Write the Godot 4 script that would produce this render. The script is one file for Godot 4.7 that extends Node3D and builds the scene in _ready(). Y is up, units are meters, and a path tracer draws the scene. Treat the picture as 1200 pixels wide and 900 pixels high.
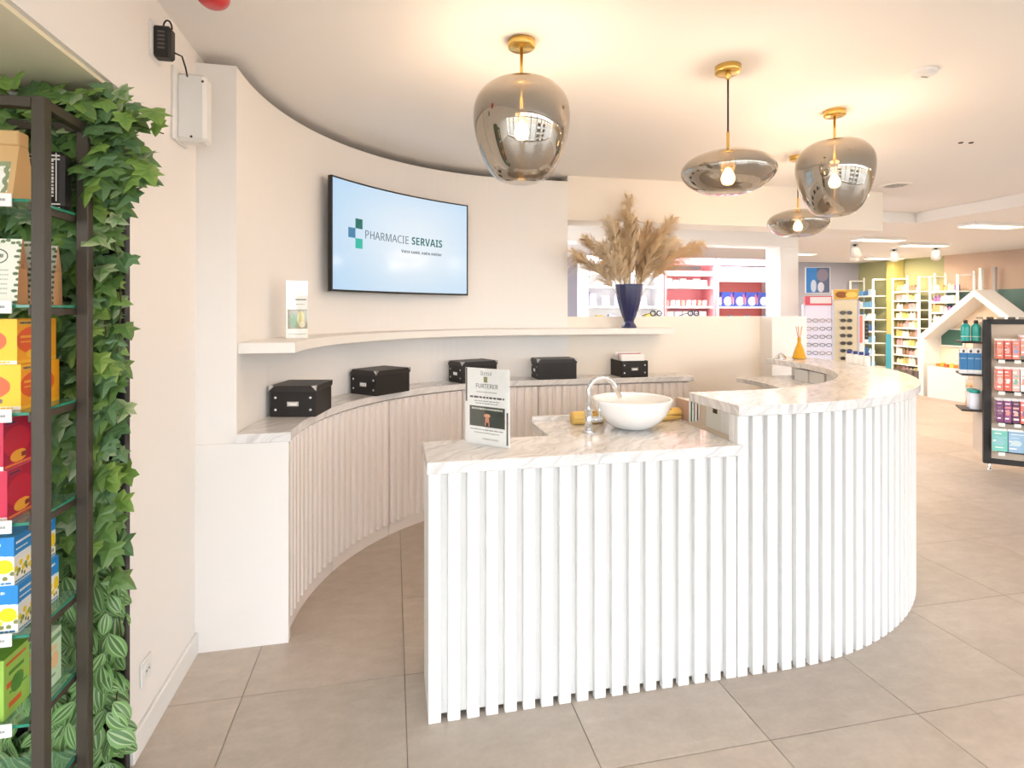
extends Node3D
# Room axes: x runs along the front of the reception counter, -z runs into the shop, y is up. V(u, y, v) takes v as the distance into the shop.

var M := {}
var used := {}
var rng := RandomNumberGenerator.new()
const CX := 1.0      # centre of the curved back wall
const CV := 2.6
const BX := 1.53     # centre of the curved bar
const BV := 3.67

func V(u: float, y: float, v: float) -> Vector3:
	return Vector3(u, y, -v)

# ---------------------------------------------------------------- naming
func numbered(n: String) -> String:
	if not used.has(n):
		used[n] = 0
		return n
	used[n] += 1
	return "%s_%03d" % [n, used[n]]

func tag(o: Node, label: String, category: String, group := "") -> Node:
	o.set_meta("label", label)
	o.set_meta("category", category)
	if group != "":
		o.set_meta("group", group)
	return o

func thing(called: String, label: String, category: String, at := Vector3.ZERO, turn := 0.0, group := "") -> Node3D:
	var o := Node3D.new()
	o.name = numbered(called)
	add_child(o, true)
	o.position = at
	o.rotation.y = turn
	tag(o, label, category, group)
	return o

func mesh_of(st: SurfaceTool) -> ArrayMesh:
	st.generate_normals()
	return st.commit()

func part(called: String, mesh: Mesh, mat: Material, parent: Node, at := Vector3.ZERO) -> MeshInstance3D:
	var o := MeshInstance3D.new()
	o.name = called
	o.mesh = mesh
	if mat != null:
		o.material_override = mat
	o.position = at
	parent.add_child(o, true)
	return o

func obj(called: String, st: SurfaceTool, mat: Material, parent: Node, at := Vector3.ZERO) -> MeshInstance3D:
	return part(called, mesh_of(st), mat, parent, at)

func struct(called: String, st: SurfaceTool, mat: Material) -> MeshInstance3D:
	var o := obj(called, st, mat, self)
	o.set_meta("kind", "structure")
	return o

func single(called: String, mesh: Mesh, mat: Material, at: Vector3, label: String, category: String, group := "", turn := 0.0) -> MeshInstance3D:
	var o := part(numbered(called), mesh, mat, self, at)
	o.rotation.y = turn
	tag(o, label, category, group)
	return o

# ---------------------------------------------------------------- mesh tools
func mk(smooth := false) -> SurfaceTool:
	var s := SurfaceTool.new()
	s.begin(Mesh.PRIMITIVE_TRIANGLES)
	s.set_smooth_group(0 if smooth else -1)
	return s

func tri(st: SurfaceTool, a: Vector3, b: Vector3, c: Vector3, ua := Vector2.ZERO, ub := Vector2.ZERO, uc := Vector2.ZERO) -> void:
	st.set_uv(ua); st.add_vertex(a)
	st.set_uv(ub); st.add_vertex(b)
	st.set_uv(uc); st.add_vertex(c)

# a b c d clockwise seen from outside, starting top-left
func quad(st: SurfaceTool, a: Vector3, b: Vector3, c: Vector3, d: Vector3, r := Rect2(0, 0, 1, 1)) -> void:
	var p := r.position
	var e := r.end
	tri(st, a, b, c, p, Vector2(e.x, p.y), e)
	tri(st, a, c, d, p, e, Vector2(p.x, e.y))

# convex polygon turned away from the point inside
func face(st: SurfaceTool, p: Array, inside: Vector3) -> void:
	var mid := Vector3.ZERO
	for q in p:
		mid += q
	mid /= p.size()
	var n: Vector3 = (p[0] - p[2]).cross(p[0] - p[1])
	var flip := n.dot(mid - inside) < 0.0
	for i in range(1, p.size() - 1):
		if flip:
			tri(st, p[0], p[i + 1], p[i])
		else:
			tri(st, p[0], p[i], p[i + 1])

func box(st: SurfaceTool, c: Vector3, s: Vector3, b := Basis()) -> void:
	var h := s * 0.5
	var q := func(x, y, z): return c + b * Vector3(x * h.x, y * h.y, z * h.z)
	quad(st, q.call(-1, 1, 1), q.call(1, 1, 1), q.call(1, -1, 1), q.call(-1, -1, 1))
	quad(st, q.call(1, 1, -1), q.call(-1, 1, -1), q.call(-1, -1, -1), q.call(1, -1, -1))
	quad(st, q.call(1, 1, 1), q.call(1, 1, -1), q.call(1, -1, -1), q.call(1, -1, 1))
	quad(st, q.call(-1, 1, -1), q.call(-1, 1, 1), q.call(-1, -1, 1), q.call(-1, -1, -1))
	quad(st, q.call(-1, 1, -1), q.call(1, 1, -1), q.call(1, 1, 1), q.call(-1, 1, 1))
	quad(st, q.call(-1, -1, 1), q.call(1, -1, 1), q.call(1, -1, -1), q.call(-1, -1, -1))

# box with chamfered edges
func cbox(st: SurfaceTool, c: Vector3, s: Vector3, ch := 0.003, b := Basis()) -> void:
	var h := s * 0.5
	var k := minf(ch, minf(h.x, minf(h.y, h.z)) * 0.9)
	var pt := func(sx, sy, sz, ax):
		var p := Vector3(sx * (h.x - (0.0 if ax == 0 else k)), sy * (h.y - (0.0 if ax == 1 else k)), sz * (h.z - (0.0 if ax == 2 else k)))
		return c + b * p
	for s1 in [-1, 1]:
		face(st, [pt.call(s1, -1, -1, 0), pt.call(s1, 1, -1, 0), pt.call(s1, 1, 1, 0), pt.call(s1, -1, 1, 0)], c)
		face(st, [pt.call(-1, s1, -1, 1), pt.call(1, s1, -1, 1), pt.call(1, s1, 1, 1), pt.call(-1, s1, 1, 1)], c)
		face(st, [pt.call(-1, -1, s1, 2), pt.call(1, -1, s1, 2), pt.call(1, 1, s1, 2), pt.call(-1, 1, s1, 2)], c)
		for s2 in [-1, 1]:
			face(st, [pt.call(s1, s2, -1, 0), pt.call(s1, s2, 1, 0), pt.call(s1, s2, 1, 1), pt.call(s1, s2, -1, 1)], c)
			face(st, [pt.call(s1, -1, s2, 0), pt.call(s1, 1, s2, 0), pt.call(s1, 1, s2, 2), pt.call(s1, -1, s2, 2)], c)
			face(st, [pt.call(-1, s1, s2, 1), pt.call(1, s1, s2, 1), pt.call(1, s1, s2, 2), pt.call(-1, s1, s2, 2)], c)
			for s3 in [-1, 1]:
				face(st, [pt.call(s1, s2, s3, 0), pt.call(s1, s2, s3, 1), pt.call(s1, s2, s3, 2)], c)

func boxmesh(s: Vector3, ch := 0.002) -> ArrayMesh:
	var st := mk()
	cbox(st, Vector3(0, s.y / 2, 0), s, ch)
	return mesh_of(st)

# printed carton: front/back take one material, sides another, top and bottom a third; stands on its base
func carton(s: Vector3, front: Material, side: Material, top: Material) -> ArrayMesh:
	var m := ArrayMesh.new()
	var h := s * 0.5
	var q := func(x, y, z): return Vector3(x * h.x, (y + 1) * h.y, z * h.z)
	for k in 3:
		var st := mk()
		if k == 0:
			quad(st, q.call(-1, 1, 1), q.call(1, 1, 1), q.call(1, -1, 1), q.call(-1, -1, 1))
			quad(st, q.call(1, 1, -1), q.call(-1, 1, -1), q.call(-1, -1, -1), q.call(1, -1, -1))
		elif k == 1:
			quad(st, q.call(1, 1, 1), q.call(1, 1, -1), q.call(1, -1, -1), q.call(1, -1, 1))
			quad(st, q.call(-1, 1, -1), q.call(-1, 1, 1), q.call(-1, -1, 1), q.call(-1, -1, -1))
		else:
			quad(st, q.call(-1, 1, -1), q.call(1, 1, -1), q.call(1, 1, 1), q.call(-1, 1, 1))
			quad(st, q.call(-1, -1, 1), q.call(1, -1, 1), q.call(1, -1, -1), q.call(-1, -1, -1))
		st.generate_normals()
		st.set_material([front, side, top][k])
		st.commit(m)
	return m

# upright prism over a plan of (u, v) points, with an optional small bevel on its top and bottom edges
func prism(st: SurfaceTool, plan: Array, y0: float, y1: float, bevel := 0.0) -> void:
	var p := PackedVector2Array(plan)
	if Geometry2D.is_polygon_clockwise(p):
		p.reverse()
	var n := p.size()
	var inner := PackedVector2Array()
	for i in n:
		var d1 := (p[i] - p[(i - 1 + n) % n]).normalized()
		var d2 := (p[(i + 1) % n] - p[i]).normalized()
		var n1 := Vector2(d1.y, -d1.x)
		var n2 := Vector2(d2.y, -d2.x)
		var m := (n1 + n2).normalized()
		inner.append(p[i] - m * bevel / maxf(0.35, m.dot(n1)))
	var rings := [[p, y0], [p, y1]] if bevel <= 0.0 else [[inner, y0], [p, y0 + bevel], [p, y1 - bevel], [inner, y1]]
	var run := 0.0
	for i in n:
		var j := (i + 1) % n
		var nx := run + p[i].distance_to(p[j])
		for k in rings.size() - 1:
			var a: PackedVector2Array = rings[k][0]
			var c: PackedVector2Array = rings[k + 1][0]
			quad(st, V(c[i].x, rings[k + 1][1], c[i].y), V(c[j].x, rings[k + 1][1], c[j].y), V(a[j].x, rings[k][1], a[j].y), V(a[i].x, rings[k][1], a[i].y), Rect2(run, 0, nx - run, y1 - y0))
		run = nx
	var cap: PackedVector2Array = rings[0][0]
	var idx := Geometry2D.triangulate_polygon(cap)
	for i in range(0, idx.size(), 3):
		var a := cap[idx[i]]
		var b := cap[idx[i + 1]]
		var c := cap[idx[i + 2]]
		face(st, [V(a.x, y1, a.y), V(b.x, y1, b.y), V(c.x, y1, c.y)], V(a.x, y1 - 1.0, a.y))
		face(st, [V(a.x, y0, a.y), V(b.x, y0, b.y), V(c.x, y0, c.y)], V(a.x, y0 + 1.0, a.y))

func rect(u0: float, v0: float, u1: float, v1: float) -> Array:
	return [Vector2(u0, v0), Vector2(u1, v0), Vector2(u1, v1), Vector2(u0, v1)]

func block(called: String, u0: float, u1: float, v0: float, v1: float, y0: float, y1: float, mat: Material) -> MeshInstance3D:
	var st := mk()
	prism(st, rect(u0, v0, u1, v1), y0, y1)
	return struct(called, st, mat)

func tube(st: SurfaceTool, pts: Array, r: float, seg := 10, r_end := -1.0) -> void:
	if r_end < 0.0:
		r_end = r
	var n := pts.size()
	var side := Vector3.ZERO
	var ring_prev := []
	for i in n:
		var d: Vector3 = (pts[mini(i + 1, n - 1)] - pts[maxi(i - 1, 0)]).normalized()
		if i == 0:
			side = d.cross(Vector3.UP if absf(d.y) < 0.9 else Vector3.RIGHT).normalized()
		side = (side - d * side.dot(d)).normalized()
		var up := d.cross(side)
		var rr := lerpf(r, r_end, float(i) / maxf(1.0, n - 1))
		var ring := []
		for k in seg:
			var a := TAU * k / seg
			ring.append(pts[i] + (side * cos(a) + up * sin(a)) * rr)
		if i > 0:
			for k in seg:
				var k2 := (k + 1) % seg
				face(st, [ring_prev[k], ring_prev[k2], ring[k2], ring[k]], (pts[i] + pts[i - 1]) * 0.5)
		else:
			face(st, ring, pts[0] + d)
		ring_prev = ring
	face(st, ring_prev, pts[n - 1] + (pts[n - 2] - pts[n - 1]))

# profile of (radius, height), from bottom to top when the outside is meant
func lathe(st: SurfaceTool, prof: Array, seg := 32, c := Vector3.ZERO) -> void:
	for i in prof.size() - 1:
		var a: Vector2 = prof[i]
		var b: Vector2 = prof[i + 1]
		for k in seg:
			var t0 := TAU * k / seg
			var t1 := TAU * (k + 1) / seg
			var p := func(q: Vector2, t: float): return c + Vector3(cos(t) * q.x, q.y, sin(t) * q.x)
			var A: Vector3 = p.call(b, t0)
			var B: Vector3 = p.call(b, t1)
			var C: Vector3 = p.call(a, t1)
			var D: Vector3 = p.call(a, t0)
			if b.x > 1e-5:
				tri(st, A, C, B)
			if a.x > 1e-5:
				tri(st, A, D, C)

func lathed(prof: Array, seg := 32) -> ArrayMesh:
	var st := mk(true)
	lathe(st, prof, seg)
	return mesh_of(st)

func smooth_profile(keys: Array, per := 6) -> Array:
	var out := []
	for i in keys.size() - 1:
		var p0: Vector2 = keys[maxi(i - 1, 0)]
		var p1: Vector2 = keys[i]
		var p2: Vector2 = keys[i + 1]
		var p3: Vector2 = keys[mini(i + 2, keys.size() - 1)]
		for k in per:
			var q := p1.cubic_interpolate(p2, p0, p3, float(k) / per)
			out.append(Vector2(maxf(q.x, 0.0), q.y))
	out.append(keys[-1])
	return out

var fonts := {}
func font(bold := false, serif := false, italic := false) -> SystemFont:
	var key := "%s%s%s" % [bold, serif, italic]
	if not fonts.has(key):
		var f := SystemFont.new()
		f.font_names = PackedStringArray(["Droid Serif" if serif else "Droid Sans"])
		f.font_weight = 700 if bold else 400
		f.font_italic = italic
		fonts[key] = f
	return fonts[key]

# flat lettering, width metres wide, standing in its own xy plane with its lower left corner at 0
func letters(s: String, width: float, bold := false, serif := false, italic := false, depth := 0.0008) -> ArrayMesh:
	var t := TextMesh.new()
	t.font = font(bold, serif, italic)
	t.text = s
	t.font_size = 48
	t.pixel_size = 0.001
	t.depth = 0.01
	t.curve_step = 1.0
	t.horizontal_alignment = HORIZONTAL_ALIGNMENT_LEFT
	var arr := t.get_mesh_arrays()
	var vs: PackedVector3Array = arr[Mesh.ARRAY_VERTEX]
	var lo := Vector3(1e9, 1e9, 1e9)
	var hi := -lo
	for q in vs:
		lo = lo.min(q)
		hi = hi.max(q)
	var k := width / maxf(1e-6, hi.x - lo.x)
	for i in vs.size():
		var q := vs[i] - lo
		vs[i] = Vector3(q.x * k, q.y * k, q.z / 0.01 * depth)
	arr[Mesh.ARRAY_VERTEX] = vs
	var m := ArrayMesh.new()
	m.add_surface_from_arrays(Mesh.PRIMITIVE_TRIANGLES, arr)
	return m

# a line of print too small to read: dashes of uneven length as one thin mesh
func dashes(parent: Node, x: float, y: float, w: float, h: float, m: Material, z := 0.0023) -> void:
	var st := mk()
	var k := x
	var i := 0
	while k < x + w - 0.001:
		var l := minf(w * (0.05 + 0.09 * fposmod(sin(i * 12.9 + y * 711.0) * 43.7, 1.0)), x + w - k)
		cbox(st, Vector3(k + l / 2, y + h / 2, z), Vector3(l, h, 0.0004), 0.0001)
		k += l + w * 0.025
		i += 1
	obj("print", st, m, parent)

# ---------------------------------------------------------------- materials
func mat(c: Color, rough := 0.6, metal := 0.0) -> StandardMaterial3D:
	var m := StandardMaterial3D.new()
	m.albedo_color = c
	m.roughness = rough
	m.metallic = metal
	return m

func rgb(r: int, g: int, b: int) -> Color:
	return Color8(r, g, b)

func textured(im: Image, rough := 0.5, triplanar := 0.0) -> StandardMaterial3D:
	var m := StandardMaterial3D.new()
	m.albedo_texture = ImageTexture.create_from_image(im)
	m.roughness = rough
	if triplanar > 0.0:
		m.uv1_triplanar = true
		m.uv1_world_triplanar = true
		m.uv1_scale = Vector3.ONE * triplanar
	return m

func emissive(c: Color, e: float) -> StandardMaterial3D:
	var m := mat(c, 0.5)
	m.emission_enabled = true
	m.emission = c
	m.emission_energy_multiplier = e
	return m

func noise(freq: float, oct := 4, sd := 1) -> FastNoiseLite:
	var n := FastNoiseLite.new()
	n.seed = sd
	n.noise_type = FastNoiseLite.TYPE_SIMPLEX_SMOOTH
	n.frequency = freq
	n.fractal_octaves = oct
	return n

func seamless(n: FastNoiseLite, x: float, y: float, s: float) -> float:
	# a torus walk, so that the picture repeats without a seam
	var a := TAU * x / s
	var b := TAU * y / s
	var r := s / TAU
	return n.get_noise_3d(cos(a) * r + 3.0 * cos(b) * r * 0.5, sin(a) * r + 0.7 * r * sin(b), sin(b) * r * 1.3 + cos(a) * 11.0)

func marble_image() -> Image:
	var s := 512
	var im := Image.create(s, s, false, Image.FORMAT_RGB8)
	var n1 := noise(0.006, 3, 5)
	var n2 := noise(0.016, 4, 9)
	for y in s:
		for x in s:
			var w := n1.get_noise_2d(x, y) * 38.0
			# bands lean at about fifty degrees, as the veining on the photographed edges does
			var q := (x * 0.72 + y * 0.69) + w
			var r := (x * 0.69 - y * 0.72) * 0.16
			var a := n2.get_noise_2d(q * 1.1, r + 40.0)
			var b := n2.get_noise_2d(q * 2.6 + 300.0, r * 1.7)
			var vein := clampf(pow(1.0 - absf(a) * 1.6, 4.0), 0.0, 1.0) * 0.40 + clampf(b + 0.1, 0.0, 1.0) * 0.55
			var c := Color(0.925, 0.92, 0.915).lerp(Color(0.70, 0.69, 0.68), clampf(vein, 0.0, 0.8))
			im.set_pixel(x, y, c)
	return im

func concrete_image() -> Image:
	var s := 768
	var im := Image.create(s, s, false, Image.FORMAT_RGB8)
	var n1 := noise(0.004, 4, 21)
	var n2 := noise(0.022, 4, 33)
	var n3 := noise(0.12, 2, 44)
	for y in s:
		for x in s:
			var a := n1.get_noise_2d(x, y) * 0.55 + n2.get_noise_2d(x, y * 1.6) * 0.40 + n3.get_noise_2d(x, y) * 0.18
			var streak := clampf(n2.get_noise_2d(x * 0.5 + 500.0, y * 2.2) - 0.18, 0.0, 1.0) * 0.35
			var k := clampf(0.5 + a * 0.55 + streak, 0.0, 1.0)
			im.set_pixel(x, y, Color(0.675, 0.628, 0.578).lerp(Color(0.82, 0.775, 0.728), k))
	return im

func disc(im: Image, cx: float, cy: float, rx: float, ry: float, c: Color) -> void:
	for y in range(maxi(0, int(cy - ry)), mini(im.get_height(), int(cy + ry) + 1)):
		for x in range(maxi(0, int(cx - rx)), mini(im.get_width(), int(cx + rx) + 1)):
			if pow((x - cx) / rx, 2) + pow((y - cy) / ry, 2) <= 1.0:
				im.set_pixel(x, y, c)

func bars(im: Image, x: int, y: int, w: int, h: int, c: Color, n := 3) -> void:
	# print too small to read: short dashes of uneven length
	var k := x
	var i := 0
	while k < x + w and i < n * 6:
		var l := maxi(1, int(w * (0.04 + 0.06 * fposmod(sin(k * 12.9 + y * 7.1) * 43.7, 1.0))))
		im.fill_rect(Rect2i(k, y, mini(l, x + w - k), h), c)
		k += l + maxi(1, int(w * 0.02))
		i += 1

func blank(w: int, h: int, c: Color) -> Image:
	var im := Image.create(w, h, false, Image.FORMAT_RGB8)
	im.fill(c)
	return im

func carton_print(base: Color, blob: Color, second: Color, foot: Color, head := Color(1, 1, 1)) -> Image:
	var im := blank(96, 96, base)
	disc(im, 40, 46, 42, 30, blob)
	disc(im, 46, 76, 26, 12, second)
	im.fill_rect(Rect2i(0, 88, 96, 8), foot)
	im.fill_rect(Rect2i(4, 4, 40, 9), head)
	bars(im, 6, 6, 36, 5, Color(0.15, 0.18, 0.35))
	bars(im, 8, 36, 58, 5, head)
	bars(im, 8, 48, 44, 3, head)
	bars(im, 6, 90, 80, 3, second)
	for k in 6:
		disc(im, 58 + 5 * (k % 3), 74 + 4 * (k / 3), 4, 3, foot.lerp(Color(0.3, 0.12, 0.1), 0.6))
	return im

func blue_print() -> Image:
	var im := blank(96, 96, rgb(246, 243, 230))
	im.fill_rect(Rect2i(0, 0, 96, 40), rgb(38, 140, 214))
	disc(im, 48, 42, 60, 6, rgb(235, 242, 245))
	bars(im, 8, 12, 70, 5, Color(1, 1, 1))
	bars(im, 8, 26, 50, 3, Color(1, 1, 1))
	for k in 9:
		disc(im, 8 + k * 10, 66 + 8 * sin(k * 2.3), 7, 6, rgb(236, 210, 40) if k % 3 != 1 else rgb(150, 170, 60))
		disc(im, 13 + k * 10, 78 - 6 * sin(k * 1.7), 4, 4, rgb(120, 130, 70))
	disc(im, 82, 58, 12, 14, rgb(247, 214, 30))
	bars(im, 4, 90, 88, 4, rgb(60, 130, 190))
	return im

func mix_print(base: Color, a: Color, b: Color, sd: int) -> Image:
	var im := blank(48, 64, base)
	rng.seed = sd
	for k in 5:
		var y := 6 + k * 11
		im.fill_rect(Rect2i(3 + rng.randi() % 8, y, 20 + rng.randi() % 20, 2 + rng.randi() % 5), a if k % 2 == 0 else b)
	disc(im, 24, 34, 10 + rng.randi() % 8, 6 + rng.randi() % 6, b)
	return im

func make_materials() -> void:
	M.wall = mat(rgb(238, 235, 231), 0.75)
	M.cream = mat(rgb(240, 232, 220), 0.75)
	M.ceil = mat(rgb(242, 239, 235), 0.9)
	M.white = mat(rgb(231, 231, 228), 0.42)
	M.slat = mat(rgb(229, 229, 227), 0.42)
	M.cab = mat(rgb(238, 231, 226), 0.5)
	M.shelf = mat(rgb(238, 235, 229), 0.5)
	M.marble = textured(marble_image(), 0.16, 1.35)
	var con := concrete_image()
	M.tile = []
	for k in 4:
		var t := textured(con, 0.42, 0.42)
		t.uv1_offset = Vector3(0.23 * k, 0.11 * k, 0.37 * k)
		t.albedo_color = [Color(1, 1, 1), Color(0.97, 0.97, 0.965), Color(0.985, 0.98, 0.97), Color(0.955, 0.95, 0.945)][k]
		M.tile.append(t)
	M.grout = mat(rgb(146, 137, 127), 0.9)
	M.black = mat(rgb(28, 26, 25), 0.5)
	M.board = mat(rgb(24, 21, 20), 0.55)
	M.lid = mat(rgb(38, 33, 32), 0.45)
	M.frame = mat(rgb(74, 67, 58), 0.45, 0.3)
	M.steel = mat(rgb(215, 217, 220), 0.18, 1.0)
	M.chrome = mat(rgb(225, 228, 232), 0.06, 1.0)
	M.brass = mat(rgb(226, 190, 108), 0.22, 1.0)
	M.smoke = mat(Color(0.72, 0.695, 0.655, 0.80), 0.015, 1.0)
	M.smoke.transparency = BaseMaterial3D.TRANSPARENCY_ALPHA
	M.smoke.albedo_texture = ImageTexture.create_from_image(blank(4, 4, Color(1, 1, 1)))
	M.bulb = emissive(Color(1.0, 0.80, 0.50), 14.0)
	M.ceramic = mat(rgb(246, 246, 244), 0.08)
	M.ceramic.clearcoat_enabled = true
	M.ceramic.clearcoat = 0.6
	M.glass = mat(Color(0.55, 0.8, 0.7, 0.18), 0.03)
	M.glass.transparency = BaseMaterial3D.TRANSPARENCY_ALPHA
	M.glass_edge = mat(rgb(45, 130, 105), 0.1)
	M.acrylic = mat(Color(0.95, 0.97, 0.98, 0.02), 0.03)
	M.acrylic.transparency = BaseMaterial3D.TRANSPARENCY_ALPHA
	M.paper = mat(rgb(243, 243, 240), 0.55)
	M.ink = mat(rgb(60, 58, 58), 0.7)
	M.ink_soft = mat(rgb(150, 150, 148), 0.7)
	M.red = mat(rgb(205, 28, 36), 0.15)
	M.red.clearcoat_enabled = true
	M.kraft = mat(rgb(190, 145, 100), 0.8)
	M.kraft_box = mat(rgb(214, 176, 122), 0.75)
	M.vase = mat(rgb(14, 26, 84), 0.08)
	M.vase.clearcoat_enabled = true
	M.leaf_stem = mat(rgb(70, 62, 40), 0.8)

# ---------------------------------------------------------------- curves of the place
func ell(a: float, b: float, t: float) -> Vector2:
	return Vector2(CX + a * cos(t), CV + b * sin(t))

# the run of the back wall seen from above: quarter ellipse, then straight to u_end; d metres in front of the wall line
func back_run(a: float, b: float, t0: float, u_end: float, steps := 48) -> Array:
	var out := []
	for i in steps + 1:
		out.append(ell(a, b, lerpf(t0, PI / 2, float(i) / steps)))
	if u_end > CX:
		out.append(Vector2(u_end, CV + b))
	return out

func walk(line: Array, s: float) -> Array:
	# [point, direction] at the distance s along the line
	for i in line.size() - 1:
		var l: float = line[i].distance_to(line[i + 1])
		if s <= l or i == line.size() - 2:
			return [line[i].lerp(line[i + 1], s / l), (line[i + 1] - line[i]).normalized()]
		s -= l
	return [line[-1], Vector2.RIGHT]

func length_of(line: Array) -> float:
	var s := 0.0
	for i in line.size() - 1:
		s += line[i].distance_to(line[i + 1])
	return s

func arc(r: float, a0: float, a1: float, steps := 60) -> Array:
	var out := []
	for i in steps + 1:
		var t := lerpf(a0, a1, float(i) / steps)
		out.append(Vector2(BX + r * cos(t), BV + r * sin(t)))
	return out

func rev(a: Array) -> Array:
	var b := a.duplicate()
	b.reverse()
	return b

# ================================================================ scene
func _ready() -> void:
	rng.seed = 7
	set_view_and_light()
	make_materials()
	build_shell()
	build_shop_shell()
	build_front_displays()
	build_counter()
	build_cabinets()
	build_wall_shelf()
	build_pendants()
	build_screen()
	build_counter_things()
	build_boxes()
	build_vase()
	build_left_rack()
	build_ivy()
	build_wall_things()
	build_right_rack()
	build_playhouse()
	build_eyewear()
	build_far_shelves()
	build_pink_shelves()
	build_ceiling_things()

func set_view_and_light() -> void:
	var cam := Camera3D.new()
	cam.name = "camera"
	cam.projection = Camera3D.PROJECTION_FRUSTUM
	cam.near = 0.05
	cam.far = 100.0
	cam.size = 900.0 / 655.0 * 0.05
	cam.frustum_offset = Vector2(0, -86.0 / 655.0 * 0.05)
	cam.position = Vector3(0, 1.45, 0)
	cam.rotation.y = -deg_to_rad(12.0)
	cam.current = true
	add_child(cam)
	var env := Environment.new()
	env.background_mode = Environment.BG_SKY
	var sky := Sky.new()
	var sm := ProceduralSkyMaterial.new()
	sm.sky_top_color = Color(0.90, 0.945, 1.0)
	sm.sky_horizon_color = Color(0.99, 0.99, 0.99)
	sm.ground_bottom_color = Color(0.55, 0.54, 0.52)
	sm.ground_horizon_color = Color(0.75, 0.75, 0.74)
	sm.sky_curve = 0.25
	sky.sky_material = sm
	env.sky = sky
	env.background_energy_multiplier = 6.0
	env.tonemap_mode = Environment.TONE_MAPPER_LINEAR
	env.tonemap_exposure = 1.6
	env.sdfgi_enabled = true
	env.ssao_enabled = true
	env.ssil_enabled = true
	var we := WorldEnvironment.new()
	we.name = "surroundings"
	we.environment = env
	add_child(we)

func omni(at: Vector3, c: Color, e: float, size: float, called := "lamp_light") -> void:
	var l := OmniLight3D.new()
	l.name = called
	l.position = at
	l.light_color = c
	l.light_energy = e
	l.light_size = size
	l.omni_range = 30.0
	l.omni_attenuation = 2.0
	l.shadow_enabled = true
	add_child(l, true)

func area(at: Vector3, w: float, h: float, c: Color, e: float, called := "panel_light") -> void:
	var l := AreaLight3D.new()
	l.name = called
	l.position = at
	l.rotation.x = -PI / 2
	l.area_size = Vector2(w, h)
	l.light_color = c
	l.light_energy = e
	l.shadow_enabled = true
	l.set("area_range", 30.0)
	add_child(l, true)

# ---------------------------------------------------------------- room shell
func build_shell() -> void:
	# floor: a dark joint bed with a tile for each field that the photograph shows
	var st := mk()
	prism(st, rect(-5.2, -2.9, 10.6, 10.2), -0.12, -0.004)
	var fl := struct("floor", st, M.grout)
	var tm := mk()
	cbox(tm, Vector3(0, -0.006, 0), Vector3(0.5975, 0.012, 0.5975), 0.0015)
	var tile := mesh_of(tm)
	var full := mk()
	rng.seed = 3
	for i in range(-9, 17):
		for j in range(-8, 15):
			var u := 0.345 + 0.6 * i
			var v := 1.965 + 0.6 * j
			if u > 10.4 or v > 10.0:
				continue
			var seen: bool = v > 1.2 and u < 0.9 + v * 1.35 and not (u < -1.0) and not (u < 1.0 and v > 4.6)
			if seen:
				part("tile", tile, M.tile[(i * 3 + j * 5 + rng.randi() % 2) & 3], fl, V(u, 0, v))
			else:
				box(full, V(u, -0.006, v), Vector3(0.5975, 0.012, 0.5975))
	var rest := obj("tiles_out_of_view", full, M.tile[0], fl)
	rest.set_meta("kind", "stuff")

	# left wall: solid end behind the plants, header over the niche, the lining of the niche
	block("wall_left", -5.2, -0.82, 1.99, 2.7, 0, 2.55, M.wall)
	block("wall_left_rear", -1.0, -0.86, 2.7, 4.75, 0, 2.55, M.wall)
	block("trim_1", -5.2, -0.82, -2.6, 1.99, 2.13, 2.55, M.wall)
	block("trim_5", -5.2, -0.835, -2.6, 1.985, 2.118, 2.13, mat(rgb(240, 231, 202), 0.7))
	block("wall_niche", -5.3, -5.2, -2.9, 2.7, 0, 2.55, M.wall)
	var bb := mk()
	cbox(bb, V(-0.813, 0.045, 2.29), Vector3(0.014, 0.09, 0.60), 0.003)
	struct("baseboard_left", bb, M.white)
	# curved wall with a shadow gap under the ceiling
	st = mk()
	var inner := back_run(1.66, 1.76, PI, 1.39)
	var outer := back_run(1.82, 1.92, PI, 1.39)
	prism(st, inner + rev(outer), 0, 2.503)
	struct("wall_curved", st, M.wall)
	# back wall of the space behind the curved wall
	block("wall_back_left", -1.0, 1.39, 4.62, 4.75, 0, 2.55, M.wall)
	# half wall, header over the opening, pier and column
	block("wall_half", 1.39, 3.16, 4.36, 4.52, 0, 1.40, M.cream)
	block("trim_2", 1.39, 4.45, 4.36, 4.66, 2.19, 2.55, M.cream)
	block("wall_pier", 3.16, 3.5, 4.2, 4.52, 0, 1.40, M.wall)
	block("column", 4.38, 4.62, 5.68, 5.93, 0, 2.188, M.wall)
	block("trim_3", 1.34, 4.62, 5.68, 5.93, 2.19, 2.428, M.wall)
	# ceilings
	block("ceiling", -5.3, 10.6, -2.9, 5.2, 2.55, 2.7, M.ceil)
	block("ceiling_shop", 1.25, 10.6, 5.2, 10.2, 2.43, 2.7, M.ceil)
	block("ceiling_side", 5.75, 10.6, -2.6, 5.2, 2.43, 2.548, M.ceil)

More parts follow.
